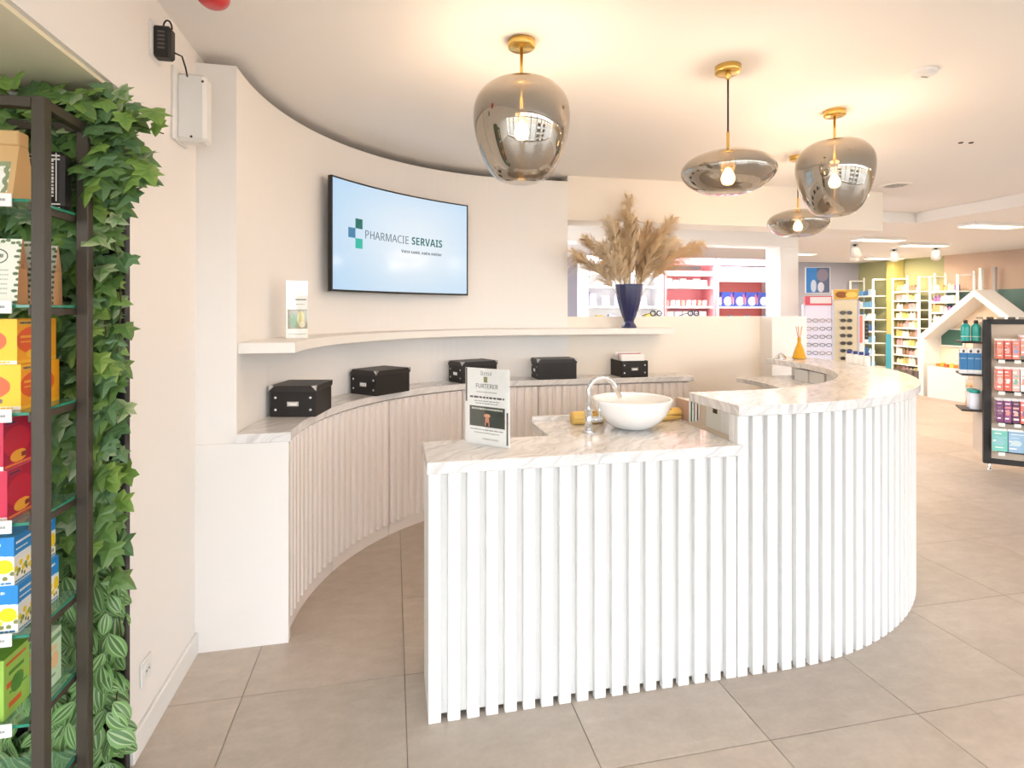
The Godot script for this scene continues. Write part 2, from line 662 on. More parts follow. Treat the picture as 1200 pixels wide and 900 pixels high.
func window_wall(called: String, n: int, along_u: bool, fixed: float, thick: float, a0: float, a1: float, sill: float, head: float, top: float, step: float) -> void:
	# a wall with one long glazed opening: sill, head, mullions, panes
	var bx := func(st, p0, p1, y0, y1, t):
		var r: Array = rect(p0, fixed - t / 2, p1, fixed + t / 2) if along_u else rect(fixed - t / 2, p0, fixed + t / 2, p1)
		prism(st, r, y0, y1)
	var st := mk()
	bx.call(st, a0, a1, 0.0, sill, thick)
	bx.call(st, a0, a1, head, top, thick)
	struct(called, st, M.wall)
	var w := Node3D.new()
	w.name = "window_%d" % n
	w.set_meta("kind", "structure")
	add_child(w)
	var k := 0
	while a0 + k * step <= a1 + 0.01:
		var c := a0 + k * step
		st = mk()
		bx.call(st, clampf(c - 0.05, a0, a1), clampf(c + 0.05, a0, a1), sill, head, 0.08)
		obj("mullion", st, M.black, w)
		if c + step <= a1 + 0.01:
			st = mk()
			bx.call(st, c + 0.035, c + step - 0.035, sill, head, 0.008)
			obj("pane", st, M.acrylic, w)
			st = mk()
			bx.call(st, c + 0.035, c + step - 0.035, head - 0.42, head - 0.36, 0.07)
			obj("transom", st, M.black, w)
		k += 1

func build_shop_shell() -> void:
	# shop front behind the viewer, and the side window that lights the rear of the shop
	window_wall("wall_front", 1, true, -2.75, 0.2, -5.2, 10.4, 0.12, 2.38, 2.7, 1.3)
	window_wall("wall_rear_left", 2, false, 1.25, 0.16, 4.75, 9.95, 0.3, 2.35, 2.5, 1.04)
	block("wall_rear", 1.2, 9.4, 9.8, 10.0, 0, 2.5, mat(rgb(168, 170, 184), 0.8))
	# right wall: painted fields of green, taupe and teal
	var green := mat(rgb(160, 162, 122), 0.8)
	var taupe := mat(rgb(196, 172, 154), 0.8)
	var teal := mat(rgb(98, 128, 124), 0.8)
	var sand := mat(rgb(226, 205, 160), 0.8)
	var seg := func(called, v0, v1, y0, y1, m):
		var st := mk()
		var f := func(v): return 9.4 + (9.8 - v) * 0.13
		prism(st, [Vector2(f.call(v0), v0), Vector2(f.call(v0) + 0.15, v0), Vector2(f.call(v1) + 0.15, v1), Vector2(f.call(v1), v1)], y0, y1)
		return struct(called, st, m)
	seg.call("wall_right_green", 8.15, 9.8, 0.0, 2.5, green)
	seg.call("wall_right_taupe", 6.0, 8.15, 1.80, 2.5, taupe)
	seg.call("wall_right_teal", 5.0, 8.15, 0.0, 1.80, teal)
	seg.call("wall_right_sand", -2.6, 6.0, 1.80, 2.7, sand)
	seg.call("wall_right_front", -2.6, 5.0, 0.0, 1.80, M.wall)
	# pavement outside
	var st := mk()
	prism(st, rect(-14, -14, 22, -2.9), -0.2, -0.05)
	struct("pavement", st, mat(rgb(150, 146, 140), 0.9))
	st = mk()
	prism(st, rect(-12, 4.8, 1.1, 16), -0.2, -0.05)
	struct("pavement_side", st, mat(rgb(150, 146, 140), 0.9))

# ---------------------------------------------------------------- shelves along the shop front, mirrored in the pendants
func build_front_displays() -> void:
	rng.seed = 31
	for q in [[-0.3, "dark framed display shelf beside the shop door"], [3.1, "dark framed display shelf at the middle of the shop front"], [4.6, "dark framed display shelf at the far end of the shop front"]]:
		var s := thing("front_shelf", q[1], "shelf rack", V(q[0], 0, -2.2))
		var st := mk()
		for x in [-0.5, 0.5]:
			for z in [-0.16, 0.16]:
				st = mk()
				cbox(st, Vector3(x, 0.75, z), Vector3(0.03, 1.5, 0.03), 0.002)
				obj("post", st, M.black, s)
		for j in 4:
			st = mk()
			cbox(st, Vector3(0, 0.2 + j * 0.42, 0), Vector3(1.0, 0.02, 0.34), 0.002)
			obj("shelf_board", st, M.white, s)
			for i in 5:
				var c: Color = [rgb(226, 226, 222), rgb(120, 170, 130), rgb(206, 90, 84), rgb(90, 130, 180), rgb(232, 206, 120)][(i + j * 2) % 5]
				single("front_carton", boxmesh(Vector3(0.14, 0.22, 0.1), 0.003), mat(c, 0.5), V(q[0] - 0.38 + 0.19 * i, 0.2105 + j * 0.42, -2.2), ["white", "green", "red", "blue", "yellow"][(i + j * 2) % 5] + " carton on the " + q[1].trim_prefix("dark framed "), "carton", "cartons at the shop front")

# ---------------------------------------------------------------- reception counter
func build_counter() -> void:
	var c := thing("reception_counter", "white curved reception counter clad in upright slats", "counter")
	var low := 0.88
	var high := 1.035
	# backing panels behind the slats
	var st := mk()
	prism(st, rect(0.13, 1.997, 1.33, 2.02), 0.018, low)
	obj("backing_panel", st, M.slat, c)
	st = mk()
	var a0 := -PI / 2
	var a1 := deg_to_rad(10.0)
	prism(st, [Vector2(1.33, 1.997)] + arc(1.673, a0, a1) + rev(arc(1.65, a0, a1)) + [Vector2(1.33, 2.02)], 0.018, high)
	obj("backing_panel", st, M.slat, c)
	# end panels
	st = mk()
	cbox(st, V(0.131, low / 2, 2.12), Vector3(0.022, low, 0.25), 0.002)
	obj("end_panel", st, M.slat, c)
	st = mk()
	cbox(st, V(1.339, 0.52 + 0.46, 2.015), Vector3(0.02, high - 0.925, 0.036), 0.002)
	obj("end_panel", st, M.slat, c)
	# carcass behind
	st = mk()
	prism(st, [Vector2(0.145, 2.022), Vector2(1.34, 2.022), Vector2(1.34, 2.56), Vector2(0.67, 2.56), Vector2(0.67, 2.24), Vector2(0.145, 2.24)], 0.06, low)
	obj("carcass", st, M.white, c)
	st = mk()
	prism(st, arc(1.648, deg_to_rad(-84), a1) + rev(arc(1.37, deg_to_rad(-84), a1)), 0.06, 0.90)
	obj("carcass", st, M.white, c)
	# slats
	var sm := mk()
	cbox(sm, Vector3(0, low / 2, 0), Vector3(0.045, low, 0.024), 0.0025)
	var slat_low := mesh_of(sm)
	sm = mk()
	cbox(sm, Vector3(0, high / 2, 0), Vector3(0.045, high, 0.024), 0.0025)
	var slat_high := mesh_of(sm)
	for i in 18:
		part("slat", slat_low, M.slat, c, V(0.1425 + i * 0.0683, 0, 1.986))
	for i in 3:
		part("slat", slat_high, M.slat, c, V(1.3535 + i * 0.0667, 0, 1.986))
	var n := 43
	for i in n:
		var t := a0 + (i + 0.35) * 0.0667 / 1.685
		if t > a1 - 0.01:
			break
		var o := part("slat", slat_high, M.slat, c, V(BX + 1.684 * cos(t), 0, BV + 1.684 * sin(t)))
		o.rotation.y = t + PI / 2
	# stone tops
	var w := thing("marble_worktop", "low grey-veined marble worktop carrying the round washbasin", "worktop")
	st = mk()
	prism(st, [Vector2(0.115, 1.955), Vector2(1.345, 1.955), Vector2(1.345, 2.60), Vector2(0.645, 2.60), Vector2(0.645, 2.28), Vector2(0.115, 2.28)], 0.88, 0.922, 0.003)
	obj("slab", st, M.marble, w)
	st = mk()
	prism(st, rect(0.645, 2.575, 1.345, 2.60), 0.9225, 0.945)
	obj("upstand", st, M.marble, w)
	var b := thing("marble_bar_top", "raised curved marble bar top above the slatted counter front", "worktop")
	st = mk()
	prism(st, [Vector2(1.325, 1.955)] + arc(1.715, a0, deg_to_rad(8.5)) + rev(arc(1.335, deg_to_rad(-84), deg_to_rad(8.5))) + [Vector2(1.325, 2.335)], 1.035, 1.077, 0.003)
	obj("slab", st, M.marble, b)
	var d := thing("inner_worktop", "lower grey stone worktop inside the curve of the bar", "worktop")
	st = mk()
	prism(st, arc(1.60, deg_to_rad(-62), deg_to_rad(9)) + rev(arc(1.06, deg_to_rad(-62), deg_to_rad(9))), 0.902, 0.935, 0.002)
	obj("slab", st, M.marble, d)
	# white bins under the bar
	for k in 3:
		var t: float = deg_to_rad([-22.0, -13.0, -5.0][k])
		var bn := thing("storage_bin", "white open bin on the inner worktop under the curved bar", "bin", V(BX + 1.44 * cos(t), 0.9355, BV + 1.44 * sin(t)), t + PI / 2, "white bins under the bar")
		var q := mk()
		var bw: float = [0.17, 0.2, 0.15][k]
		cbox(q, Vector3(0, 0.042, -0.055), Vector3(bw, 0.084, 0.004), 0.001)
		cbox(q, Vector3(0, 0.042, 0.055), Vector3(bw, 0.084, 0.004), 0.001)
		cbox(q, Vector3(-bw / 2, 0.042, 0), Vector3(0.004, 0.084, 0.11), 0.001)
		cbox(q, Vector3(bw / 2, 0.042, 0), Vector3(0.004, 0.084, 0.11), 0.001)
		cbox(q, Vector3(0, 0.003, 0), Vector3(bw, 0.005, 0.11), 0.001)
		obj("tub", q, M.paper, bn)
		q = mk()
		cbox(q, Vector3(0, 0.06, 0), Vector3(bw - 0.012, 0.02, 0.1), 0.002)
		obj("contents", q, M.ink, bn)

# ---------------------------------------------------------------- back cabinets
func build_cabinets() -> void:
	var t0 := PI - asin(0.055 / 1.52)
	var front := back_run(1.445, 1.52, t0, 2.36)
	var total := length_of(front)
	var cuts := [0.0, 0.60, 1.14, 1.76, 2.36, 2.95, total - 0.012]
	var where := ["next to the white end panel", "under the second black box from the end panel", "behind the upright sign on the counter", "behind the tap", "behind the round washbasin", "under the open file box"]
	# the end panel that closes the run towards the viewer
	var st := mk()
	prism(st, [Vector2(-0.86, 2.59), Vector2(-0.447, 2.59), Vector2(-0.447, 2.63), Vector2(-0.86, 2.63)], 0, 0.88)
	var ep := obj(numbered("end_panel"), st, M.wall, self)
	tag(ep, "tall plain white end panel closing the curved base cabinets", "panel")
	for k in 6:
		var a: float = cuts[k] + 0.004
		var b: float = cuts[k + 1] - 0.004
		var cab := thing("base_cabinet", "white fluted curved base cabinet " + where[k], "cabinet", Vector3.ZERO, 0.0, "fluted cabinets along the curved wall")
		var fr := []
		var bk := []
		for i in 9:
			var q := walk(front, lerpf(a, b, i / 8.0))
			var nrm := Vector2(-q[1].y, q[1].x)   # towards the wall
			fr.append(q[0] + nrm * 0.016)
			bk.append(q[0] + nrm * 0.034)
		st = mk()
		prism(st, fr + rev(bk), 0.075, 0.872)
		obj("door", st, M.cab, cab)
		var n := int(round((b - a) / 0.058))
		var sm := mk()
		var sw := (b - a) / n
		# a flute with a rounded face
		var pf := []
		for i in 7:
			var x := lerpf(-0.5, 0.5, i / 6.0)
			pf.append(Vector2(x * (sw - 0.012), -0.016 * sqrt(maxf(0.0, 1.0 - pow(absf(x) * 2.0, 4.0)))))
		pf.append(Vector2((sw - 0.012) * 0.5, 0.001))
		pf.append(Vector2(-(sw - 0.012) * 0.5, 0.001))
		prism(sm, pf, 0.075, 0.872)
		var fm := mesh_of(sm)
		for i in n:
			var q := walk(front, a + (i + 0.5) * sw)
			var nrm := Vector2(-q[1].y, q[1].x)
			var p: Vector2 = q[0] + nrm * 0.016
			var o := part("flute", fm, M.cab, cab, V(p.x, 0, p.y))
			o.rotation.y = q[1].angle()
		# carcass and plinth
		var cf := []
		var cb := []
		var pl := []
		for i in 9:
			var q := walk(front, lerpf(a, b, i / 8.0))
			var nrm := Vector2(-q[1].y, q[1].x)
			cf.append(q[0] + nrm * 0.036)
			cb.append(q[0] + nrm * 0.15)
			pl.append(q[0] + nrm * 0.020)
		st = mk()
		prism(st, cf + rev(cb), 0.075, 0.878)
		obj("body", st, M.cab, cab)
		st = mk()
		prism(st, pl + rev(cb), 0.0, 0.072)
		obj("plinth", st, M.cab, cab)
	# stone top
	var top := thing("marble_cabinet_top", "long curved pale marble top along the back wall under the black boxes", "worktop")
	st = mk()
	var edge := [Vector2(-0.435, 2.575)] + back_run(1.435, 1.51, t0, 2.375)
	var back := [Vector2(-0.655, 2.575)] + back_run(1.655, 1.755, t0, 2.375)
	prism(st, edge + rev(back), 0.8805, 0.922, 0.003)
	obj("slab", st, M.marble, top)

func build_wall_shelf() -> void:
	var s := thing("wall_shelf", "long white curved shelf fixed to the wall below the screen", "shelf")
	var t0 := PI - asin(0.02 / 1.53)
	var st := mk()
	prism(st, back_run(1.425, 1.53, t0, 2.22) + rev(back_run(1.658, 1.758, PI - asin(0.02 / 1.76), 2.22)), 1.262, 1.31, 0.002)
	obj("board", st, M.shelf, s)

# ---------------------------------------------------------------- pendant lamps
func pendant(label: String, at: Vector3, r: float, prof: Array, top_y: float, cord: bool, bulb_y: float) -> void:
	# at: ceiling point; prof: shade profile in metres, heights measured from the shade's bottom; top_y: height of the shade's top above the floor
	var p := thing("pendant_lamp", label, "pendant lamp", Vector3(at.x, 0, at.z), 0.0, "smoked glass pendants over the counter")
	var h: float = prof[-1].y
	part("shade", lathed(prof, 64), M.smoke, p, Vector3(0, top_y - h, 0))
	var st := mk(true)
	lathe(st, [Vector2(0, 2.518), Vector2(0.05, 2.519), Vector2(0.056, 2.523), Vector2(0.056, 2.5498), Vector2(0, 2.5498)], 40)
	obj("ceiling_rose", st, M.brass, p)
	var low := top_y + 0.09 if cord else 2.52
	st = mk(true)
	tube(st, [Vector3(0, bulb_y + 0.06, 0), Vector3(0, low, 0)], 0.0065, 12)
	obj("rod", st, M.brass, p)
	if cord:
		st = mk(true)
		tube(st, [Vector3(0, low - 0.004, 0), Vector3(0, 2.505, 0)], 0.0042, 8)
		obj("cord", st, M.black, p)
		st = mk(true)
		lathe(st, [Vector2(0.004, 2.49), Vector2(0.011, 2.498), Vector2(0.012, 2.52)], 16)
		obj("cord_grip", st, M.brass, p)
	st = mk(true)
	lathe(st, [Vector2(0, top_y - 0.004), Vector2(0.045, top_y - 0.004), Vector2(0.045, top_y + 0.002), Vector2(0.012, top_y + 0.008), Vector2(0, top_y + 0.008)], 32)
	obj("shade_cap", st, M.brass, p)
	st = mk(true)
	lathe(st, [Vector2(0, bulb_y + 0.03), Vector2(0.02, bulb_y + 0.031), Vector2(0.021, bulb_y + 0.075), Vector2(0, bulb_y + 0.078)], 24)
	obj("lamp_holder", st, M.brass, p)
	st = mk(true)
	lathe(st, smooth_profile([Vector2(0, bulb_y - 0.045), Vector2(0.022, bulb_y - 0.038), Vector2(0.03, bulb_y - 0.012), Vector2(0.02, bulb_y + 0.016), Vector2(0.012, bulb_y + 0.03)], 4), 20)
	obj("bulb", st, M.bulb, p)
	omni(Vector3(at.x, bulb_y - 0.01, at.z), Color(1.0, 0.87, 0.74), 0.75, 0.025, "bulb_light")

func build_pendants() -> void:
	var tall := smooth_profile([Vector2(0.0, 0.0), Vector2(0.07, 0.004), Vector2(0.125, 0.04), Vector2(0.17, 0.13), Vector2(0.195, 0.24), Vector2(0.187, 0.33), Vector2(0.135, 0.392), Vector2(0.06, 0.408), Vector2(0.03, 0.404)], 6)
	var flat := smooth_profile([Vector2(0.0, 0.0), Vector2(0.10, 0.010), Vector2(0.172, 0.050), Vector2(0.204, 0.10), Vector2(0.176, 0.150), Vector2(0.10, 0.182), Vector2(0.03, 0.19)], 8)
	pendant("tall smoked mirror-glass pendant nearest the wall screen", V(0.512, 0, 2.222), 0.195, tall, 2.375, false, 2.19)
	pendant("flat smoked mirror-glass pendant on a black cord above the washbasin", V(1.476, 0, 2.262), 0.204, flat, 2.165, true, 2.06)
	pendant("tall smoked mirror-glass pendant over the curve of the bar", V(2.378, 0, 2.642), 0.195, tall, 2.375, false, 2.17)
	pendant("flat smoked mirror-glass pendant at the far end of the bar", V(2.819, 0, 3.47), 0.204, flat, 2.165, true, 2.06)

# ---------------------------------------------------------------- wall screen
func build_screen() -> void:
	# a curved television: its face is bent round a vertical axis
	var c0 := Vector2(-0.357, 3.436)
	var c1 := Vector2(0.554, 4.226)
	var mid := (c0 + c1) * 0.5
	var dir := (c1 - c0).normalized()
	var chord := c0.distance_to(c1)
	var tv := thing("television", "curved television on the wall showing a green cross and shop name", "television", V(mid.x, 1.565, mid.y), dir.angle())
	var hgt := 0.685
	var sag := 0.075
	var R := (chord * chord / 4.0 + sag * sag) / (2.0 * sag)
	# own axes: x along the chord, +z towards the room; the middle lies deeper than the ends
	var bend := func(x: float, y: float, off: float):
		var t := x / R
		return Vector3((R - off) * sin(t), y, R - (R - off) * cos(t) - sag)
	var half := R * asin(chord / 2.0 / R)
	var sheet := func(x0, x1, y0, y1, off, n):
		var st := mk(true)
		for i in n:
			var xa := lerpf(x0, x1, float(i) / n)
			var xb := lerpf(x0, x1, float(i + 1) / n)
			quad(st, bend.call(xa, y1, off), bend.call(xb, y1, off), bend.call(xb, y0, off), bend.call(xa, y0, off), Rect2(float(i) / n, 0, 1.0 / n, 1))
		return st
	var rod := func(x0, x1, y0, y1, o0, o1):
		var st := mk()
		var n := 24 if x1 - x0 > 0.1 else 1
		for i in n:
			var xa := lerpf(x0, x1, float(i) / n)
			var xb := lerpf(x0, x1, float(i + 1) / n)
			var ctr: Vector3 = bend.call((xa + xb) / 2, (y0 + y1) / 2, (o0 + o1) / 2)
			var p := [bend.call(xa, y0, o0), bend.call(xb, y0, o0), bend.call(xb, y1, o0), bend.call(xa, y1, o0), bend.call(xa, y0, o1), bend.call(xb, y0, o1), bend.call(xb, y1, o1), bend.call(xa, y1, o1)]
			for f in [[0, 1, 2, 3], [4, 5, 6, 7], [0, 1, 5, 4], [3, 2, 6, 7]] + ([[0, 3, 7, 4]] if i == 0 else []) + ([[1, 2, 6, 5]] if i == n - 1 else []):
				face(st, [p[f[0]], p[f[1]], p[f[2]], p[f[3]]], ctr)
		return st
	obj("housing", rod.call(-half, half, 0.0, hgt, -0.024, -0.001), M.black, tv)
	obj("bezel", rod.call(-half, half, 0.0, 0.012, -0.001, 0.004), M.black, tv)
	obj("bezel", rod.call(-half, half, hgt - 0.009, hgt, -0.001, 0.004), M.black, tv)
	obj("bezel", rod.call(-half, -half + 0.009, 0.012, hgt - 0.009, -0.001, 0.004), M.black, tv)
	obj("bezel", rod.call(half - 0.009, half, 0.012, hgt - 0.009, -0.001, 0.004), M.black, tv)
	# the picture: pale blue at the rim, near white in the middle
	var im := Image.create(128, 72, false, Image.FORMAT_RGB8)
	for y in 72:
		for x in 128:
			var k := clampf(1.25 - Vector2((x - 78) / 80.0, (y - 36) / 52.0).length(), 0.0, 1.0)
			im.set_pixel(x, y, rgb(186, 220, 248).lerp(rgb(232, 243, 252), k))
	var sm := StandardMaterial3D.new()
	sm.albedo_color = rgb(16, 18, 20)
	sm.roughness = 0.12
	sm.emission_enabled = true
	sm.emission_texture = ImageTexture.create_from_image(im)
	sm.emission_operator = BaseMaterial3D.EMISSION_OP_MULTIPLY
	sm.emission = Color(1, 1, 1)
	sm.emission_energy_multiplier = 0.6
	var scr := obj("screen", sheet.call(-half + 0.009, half - 0.009, 0.012, hgt - 0.009, 0.0, 24), sm, tv)
	# the print on the screen, bent with it; x and y from the screen's lower left corner as shares
	var lit := func(c: Color):
		var m := mat(rgb(10, 12, 12), 0.15)
		m.emission_enabled = true
		m.emission = c
		m.emission_energy_multiplier = 0.5
		return m
	var sx := func(s): return lerpf(-half, half, s)
	var put := func(mesh: ArrayMesh, x0: float, y0: float, c: Color, called: String):
		var arr := mesh.surface_get_arrays(0)
		var vs: PackedVector3Array = arr[Mesh.ARRAY_VERTEX]
		for i in vs.size():
			vs[i] = bend.call(x0 + vs[i].x, y0 + vs[i].y, 0.0006 + vs[i].z * 0.5)
		arr[Mesh.ARRAY_VERTEX] = vs
		arr[Mesh.ARRAY_NORMAL] = null
		arr[Mesh.ARRAY_TANGENT] = null
		var am := ArrayMesh.new()
		am.add_surface_from_arrays(Mesh.PRIMITIVE_TRIANGLES, arr)
		var s2 := SurfaceTool.new()
		s2.create_from(am, 0)
		s2.set_smooth_group(-1)
		s2.generate_normals()
		part(called, s2.commit(), lit.call(c), scr)
	var sq := func(x, y, w, c):
		obj("logo_square", rod.call(x, x + w, y, y + w, 0.0003, 0.0008), lit.call(c), scr)
	var q := 0.062
	sq.call(sx.call(0.172), 0.398, q, rgb(14, 122, 112))
	sq.call(sx.call(0.172) - q, 0.398 - q, q, rgb(74, 146, 188))
	sq.call(sx.call(0.172), 0.398 - q * 2, q, rgb(52, 205, 182))
	put.call(letters("PHARMACIE", 0.385), sx.call(0.243), 0.345, rgb(96, 118, 124), "logo_text")
	put.call(letters("SERVAIS", 0.275, true), sx.call(0.582), 0.345, rgb(30, 118, 116), "logo_text")
	put.call(letters("Votre santé, notre métier", 0.365, true, false, true), sx.call(0.505), 0.278, rgb(52, 68, 84), "slogan_text")

# ---------------------------------------------------------------- things on the counter
func sign_card(called: String, label: String, at: Vector3, turn: float, w: float, h: float) -> Node3D:
	var s := thing(called, label, "sign", at, turn)
	var st := mk()
	cbox(st, Vector3(0, h / 2, 0), Vector3(w, h, 0.004), 0.001)
	obj("card", st, M.paper, s)
	st = mk()
	cbox(st, Vector3(0, h / 2, 0.0036), Vector3(w, h, 0.002), 0.0006)
	obj("acrylic_cover", st, M.acrylic, s)
	st = mk()
	cbox(st, Vector3(0, 0.0015, -0.02), Vector3(w, 0.003, 0.07), 0.001)
	obj("foot", st, M.acrylic, s)
	return s

func build_counter_things() -> void:
	# upright A4 sign
	var p0 := Vector2(0.284, 2.244)
	var p1 := Vector2(0.437, 2.09)
	var ang := (p1 - p0).angle()
	var s := sign_card("counter_sign", "white upright hair product sign standing on the low marble worktop", V((p0.x + p1.x) / 2, 0.9225, (p0.y + p1.y) / 2), ang, 0.212, 0.30)
	var wr := func(t, x, y, w, m, b, se, it):
		part("print", letters(t, w, b, se, it, 0.0004), m, s, Vector3(x, y, 0.0023))
	wr.call("FURTERER", -0.052, 0.222, 0.105, M.ink, false, false, false)
	wr.call("René", -0.03, 0.272, 0.055, M.ink_soft, false, true, true)
	dashes(s, -0.082, 0.182, 0.165, 0.007, M.ink)
	dashes(s, -0.06, 0.169, 0.12, 0.0035, M.ink_soft)
	dashes(s, -0.055, 0.160, 0.11, 0.0035, M.ink_soft)
	dashes(s, -0.05, 0.205, 0.1, 0.003, M.ink_soft)
	dashes(s, -0.08, 0.056, 0.16, 0.004, M.ink_soft)
	dashes(s, -0.06, 0.044, 0.12, 0.0035, M.ink_soft)
	wr.call("PHARMACIESERVAIS", -0.02, 0.02, 0.075, M.ink_soft, false, false, false)
	var im := blank(96, 60, rgb(44, 52, 38))
	for k in 40:
		disc(im, fposmod(k * 37.0, 96.0), fposmod(k * 23.0, 60.0), 6, 4, rgb(34 + (k * 13) % 30, 44 + (k * 7) % 28, 30 + (k * 5) % 16))
	bars(im, 6, 5, 84, 5, rgb(210, 214, 200))
	disc(im, 48, 26, 9, 6, rgb(226, 160, 128))
	disc(im, 48, 38, 6, 9, rgb(214, 138, 104))
	im.fill_rect(Rect2i(42, 44, 3, 13), rgb(214, 138, 104))
	im.fill_rect(Rect2i(52, 44, 3, 13), rgb(214, 138, 104))
	var st := mk()
	quad(st, Vector3(-0.084, 0.150, 0.0022), Vector3(0.086, 0.150, 0.0022), Vector3(0.086, 0.070, 0.0022), Vector3(-0.084, 0.070, 0.0022))
	obj("picture", st, textured(im, 0.5), s)
	for q in [[-0.1, 0.165, 0.134], [0.097, 0.01, 0.125]]:
		st = mk()
		cbox(st, Vector3(q[0], q[1] + q[2] / 2, 0.0023), Vector3(0.008, q[2], 0.0004), 0.0001)
		obj("side_bar", st, mat(rgb(84, 80, 68), 0.5), s)
	st = mk()
	cbox(st, Vector3(-0.006, 0.256, 0.0023), Vector3(0.018, 0.022, 0.0004), 0.0001)
	obj("emblem", st, mat(rgb(150, 150, 92), 0.5), s)

	# washbasin
	var b := thing("washbasin", "round white ceramic bowl washbasin on the marble worktop", "washbasin", V(1.05, 0.9225, 2.345))
	var prof := smooth_profile([Vector2(0.0, 0.0), Vector2(0.055, 0.0), Vector2(0.10, 0.018), Vector2(0.148, 0.062), Vector2(0.172, 0.112), Vector2(0.177, 0.132)], 5)
	prof += [Vector2(0.175, 0.136), Vector2(0.168, 0.136)] + smooth_profile([Vector2(0.166, 0.13), Vector2(0.155, 0.09), Vector2(0.12, 0.045), Vector2(0.06, 0.02), Vector2(0.0, 0.016)], 5)
	part("bowl", lathed(prof, 56), M.ceramic, b)
	part("drain", lathed([Vector2(0.0, 0.018), Vector2(0.022, 0.018), Vector2(0.022, 0.0215), Vector2(0.0, 0.0225)], 24), M.chrome, b)
	# tap
	var t := thing("tap", "chrome swan-neck tap standing beside the washbasin", "tap", V(0.828, 0.9225, 2.30))
	part("base", lathed([Vector2(0, 0), Vector2(0.026, 0), Vector2(0.026, 0.006), Vector2(0.019, 0.01), Vector2(0.0, 0.011)], 28), M.chrome, t)
	st = mk(true)
	tube(st, [Vector3(0, 0.008, 0), Vector3(0, 0.1, 0)], 0.0165, 20)
	obj("body", st, M.chrome, t)
	var pts := [Vector3(0, 0.095, 0)]
	for i in 17:
		var a := PI - (PI + 0.0) * 0.86 * i / 16.0
		pts.append(Vector3(0.062 + 0.062 * cos(a), 0.175 + 0.062 * sin(a), 0))
	pts.append(pts[-1] + Vector3(0.028, -0.055, 0))
	st = mk(true)
	tube(st, pts, 0.0105, 16)
	obj("spout", st, M.chrome, t)
	st = mk(true)
	tube(st, [Vector3(0.01, 0.055, 0), Vector3(0.062, 0.055, 0.0)], 0.0125, 16)
	obj("valve", st, M.chrome, t)
	st = mk(true)
	tube(st, [Vector3(0.05, 0.06, 0), Vector3(0.05, 0.125, -0.004)], 0.0042, 10)
	obj("lever", st, M.chrome, t)
	st = mk(true)
	tube(st, [Vector3(0.062, 0.055, 0), Vector3(0.07, 0.055, 0)], 0.0095, 12)
	obj("valve_end", st, M.brass, t)
	# yellow rolled packs behind the basin
	for q in [[0.885, 2.475, 0.15, "short yellow roll lying between the tap and the washbasin"], [1.265, 2.47, 0.17, "longer yellow roll lying behind the washbasin beside the books"]]:
		var y := thing("paper_roll", q[3], "roll", V(q[0], 0.9225, q[1]), 0.08)
		st = mk(true)
		tube(st, [Vector3(-q[2] / 2, 0.03, 0), Vector3(q[2] / 2, 0.03, 0)], 0.03, 20)
		obj("roll", st, mat(rgb(238, 200, 112), 0.6), y)
		st = mk()
		cbox(st, Vector3(q[2] / 2 - 0.06, 0.055, 0.016), Vector3(0.024, 0.004, 0.006), 0.001)
		obj("seal", st, mat(rgb(170, 84, 50), 0.6), y)
	# books beside the bin
	var bc := [rgb(190, 160, 140), rgb(60, 140, 100), rgb(205, 190, 175), rgb(150, 110, 90)]
	for k in 4:
		var bk := thing("booklet", ["slim tan booklet standing at the end beside the yellow roll", "slim green booklet standing beside the magazine box", "slim cream booklet standing between green and brown ones", "slim brown booklet standing nearest the magazine box"][k], "book", V(1.372 + 0.016 * k, 0.9225, 2.47), 0.0, "booklets under the bar end")
		st = mk()
		cbox(st, Vector3(0, 0.05, 0), Vector3(0.012, 0.1 - 0.004 * k, 0.12), 0.001)
		obj("cover", st, mat(bc[k], 0.6), bk)
		st = mk()
		cbox(st, Vector3(0, 0.05, 0.004), Vector3(0.008, 0.102 - 0.004 * k, 0.115), 0.001)
		obj("pages", st, M.paper, bk)
	# white magazine box with a grip hole, under the end of the bar
	var mb := thing("magazine_box", "white cardboard magazine box with a dark grip hole under the bar end", "box", V(1.415, 0.9225, 2.19), 0.0)
	st = mk()
	cbox(st, Vector3(0.03, 0.054, 0.0), Vector3(0.10, 0.108, 0.24), 0.002)
	obj("body", st, mat(rgb(232, 232, 222), 0.6), mb)
	st = mk()
	cbox(st, Vector3(-0.0205, 0.083, -0.045), Vector3(0.002, 0.022, 0.035), 0.0008)
	obj("grip_hole", st, M.black, mb)
	st = mk()
	cbox(st, Vector3(-0.021, 0.05, 0.06), Vector3(0.003, 0.1, 0.115), 0.0008)
	obj("label_panel", st, M.paper, mb)
	# reed diffuser on the bar
	var t2 := deg_to_rad(3.0)
	var rd := thing("reed_diffuser", "amber glass reed diffuser standing on the far end of the bar", "diffuser", V(BX + 1.53 * cos(t2), 1.0775, BV + 1.53 * sin(t2)))
	var amber := mat(rgb(214, 160, 40), 0.08)
	part("bottle", lathed(smooth_profile([Vector2(0, 0), Vector2(0.044, 0.002), Vector2(0.046, 0.02), Vector2(0.03, 0.08), Vector2(0.013, 0.125), Vector2(0.013, 0.16), Vector2(0.0, 0.161)], 4), 24), amber, rd)
	for k in 5:
		st = mk(true)
		tube(st, [Vector3(0, 0.12, 0), Vector3(0.022 * cos(k * 1.26), 0.25, 0.022 * sin(k * 1.26))], 0.0025, 6)
		obj("reed", st, mat(rgb(205, 130, 55), 0.7), rd)
	var t3 := deg_to_rad(6.5)
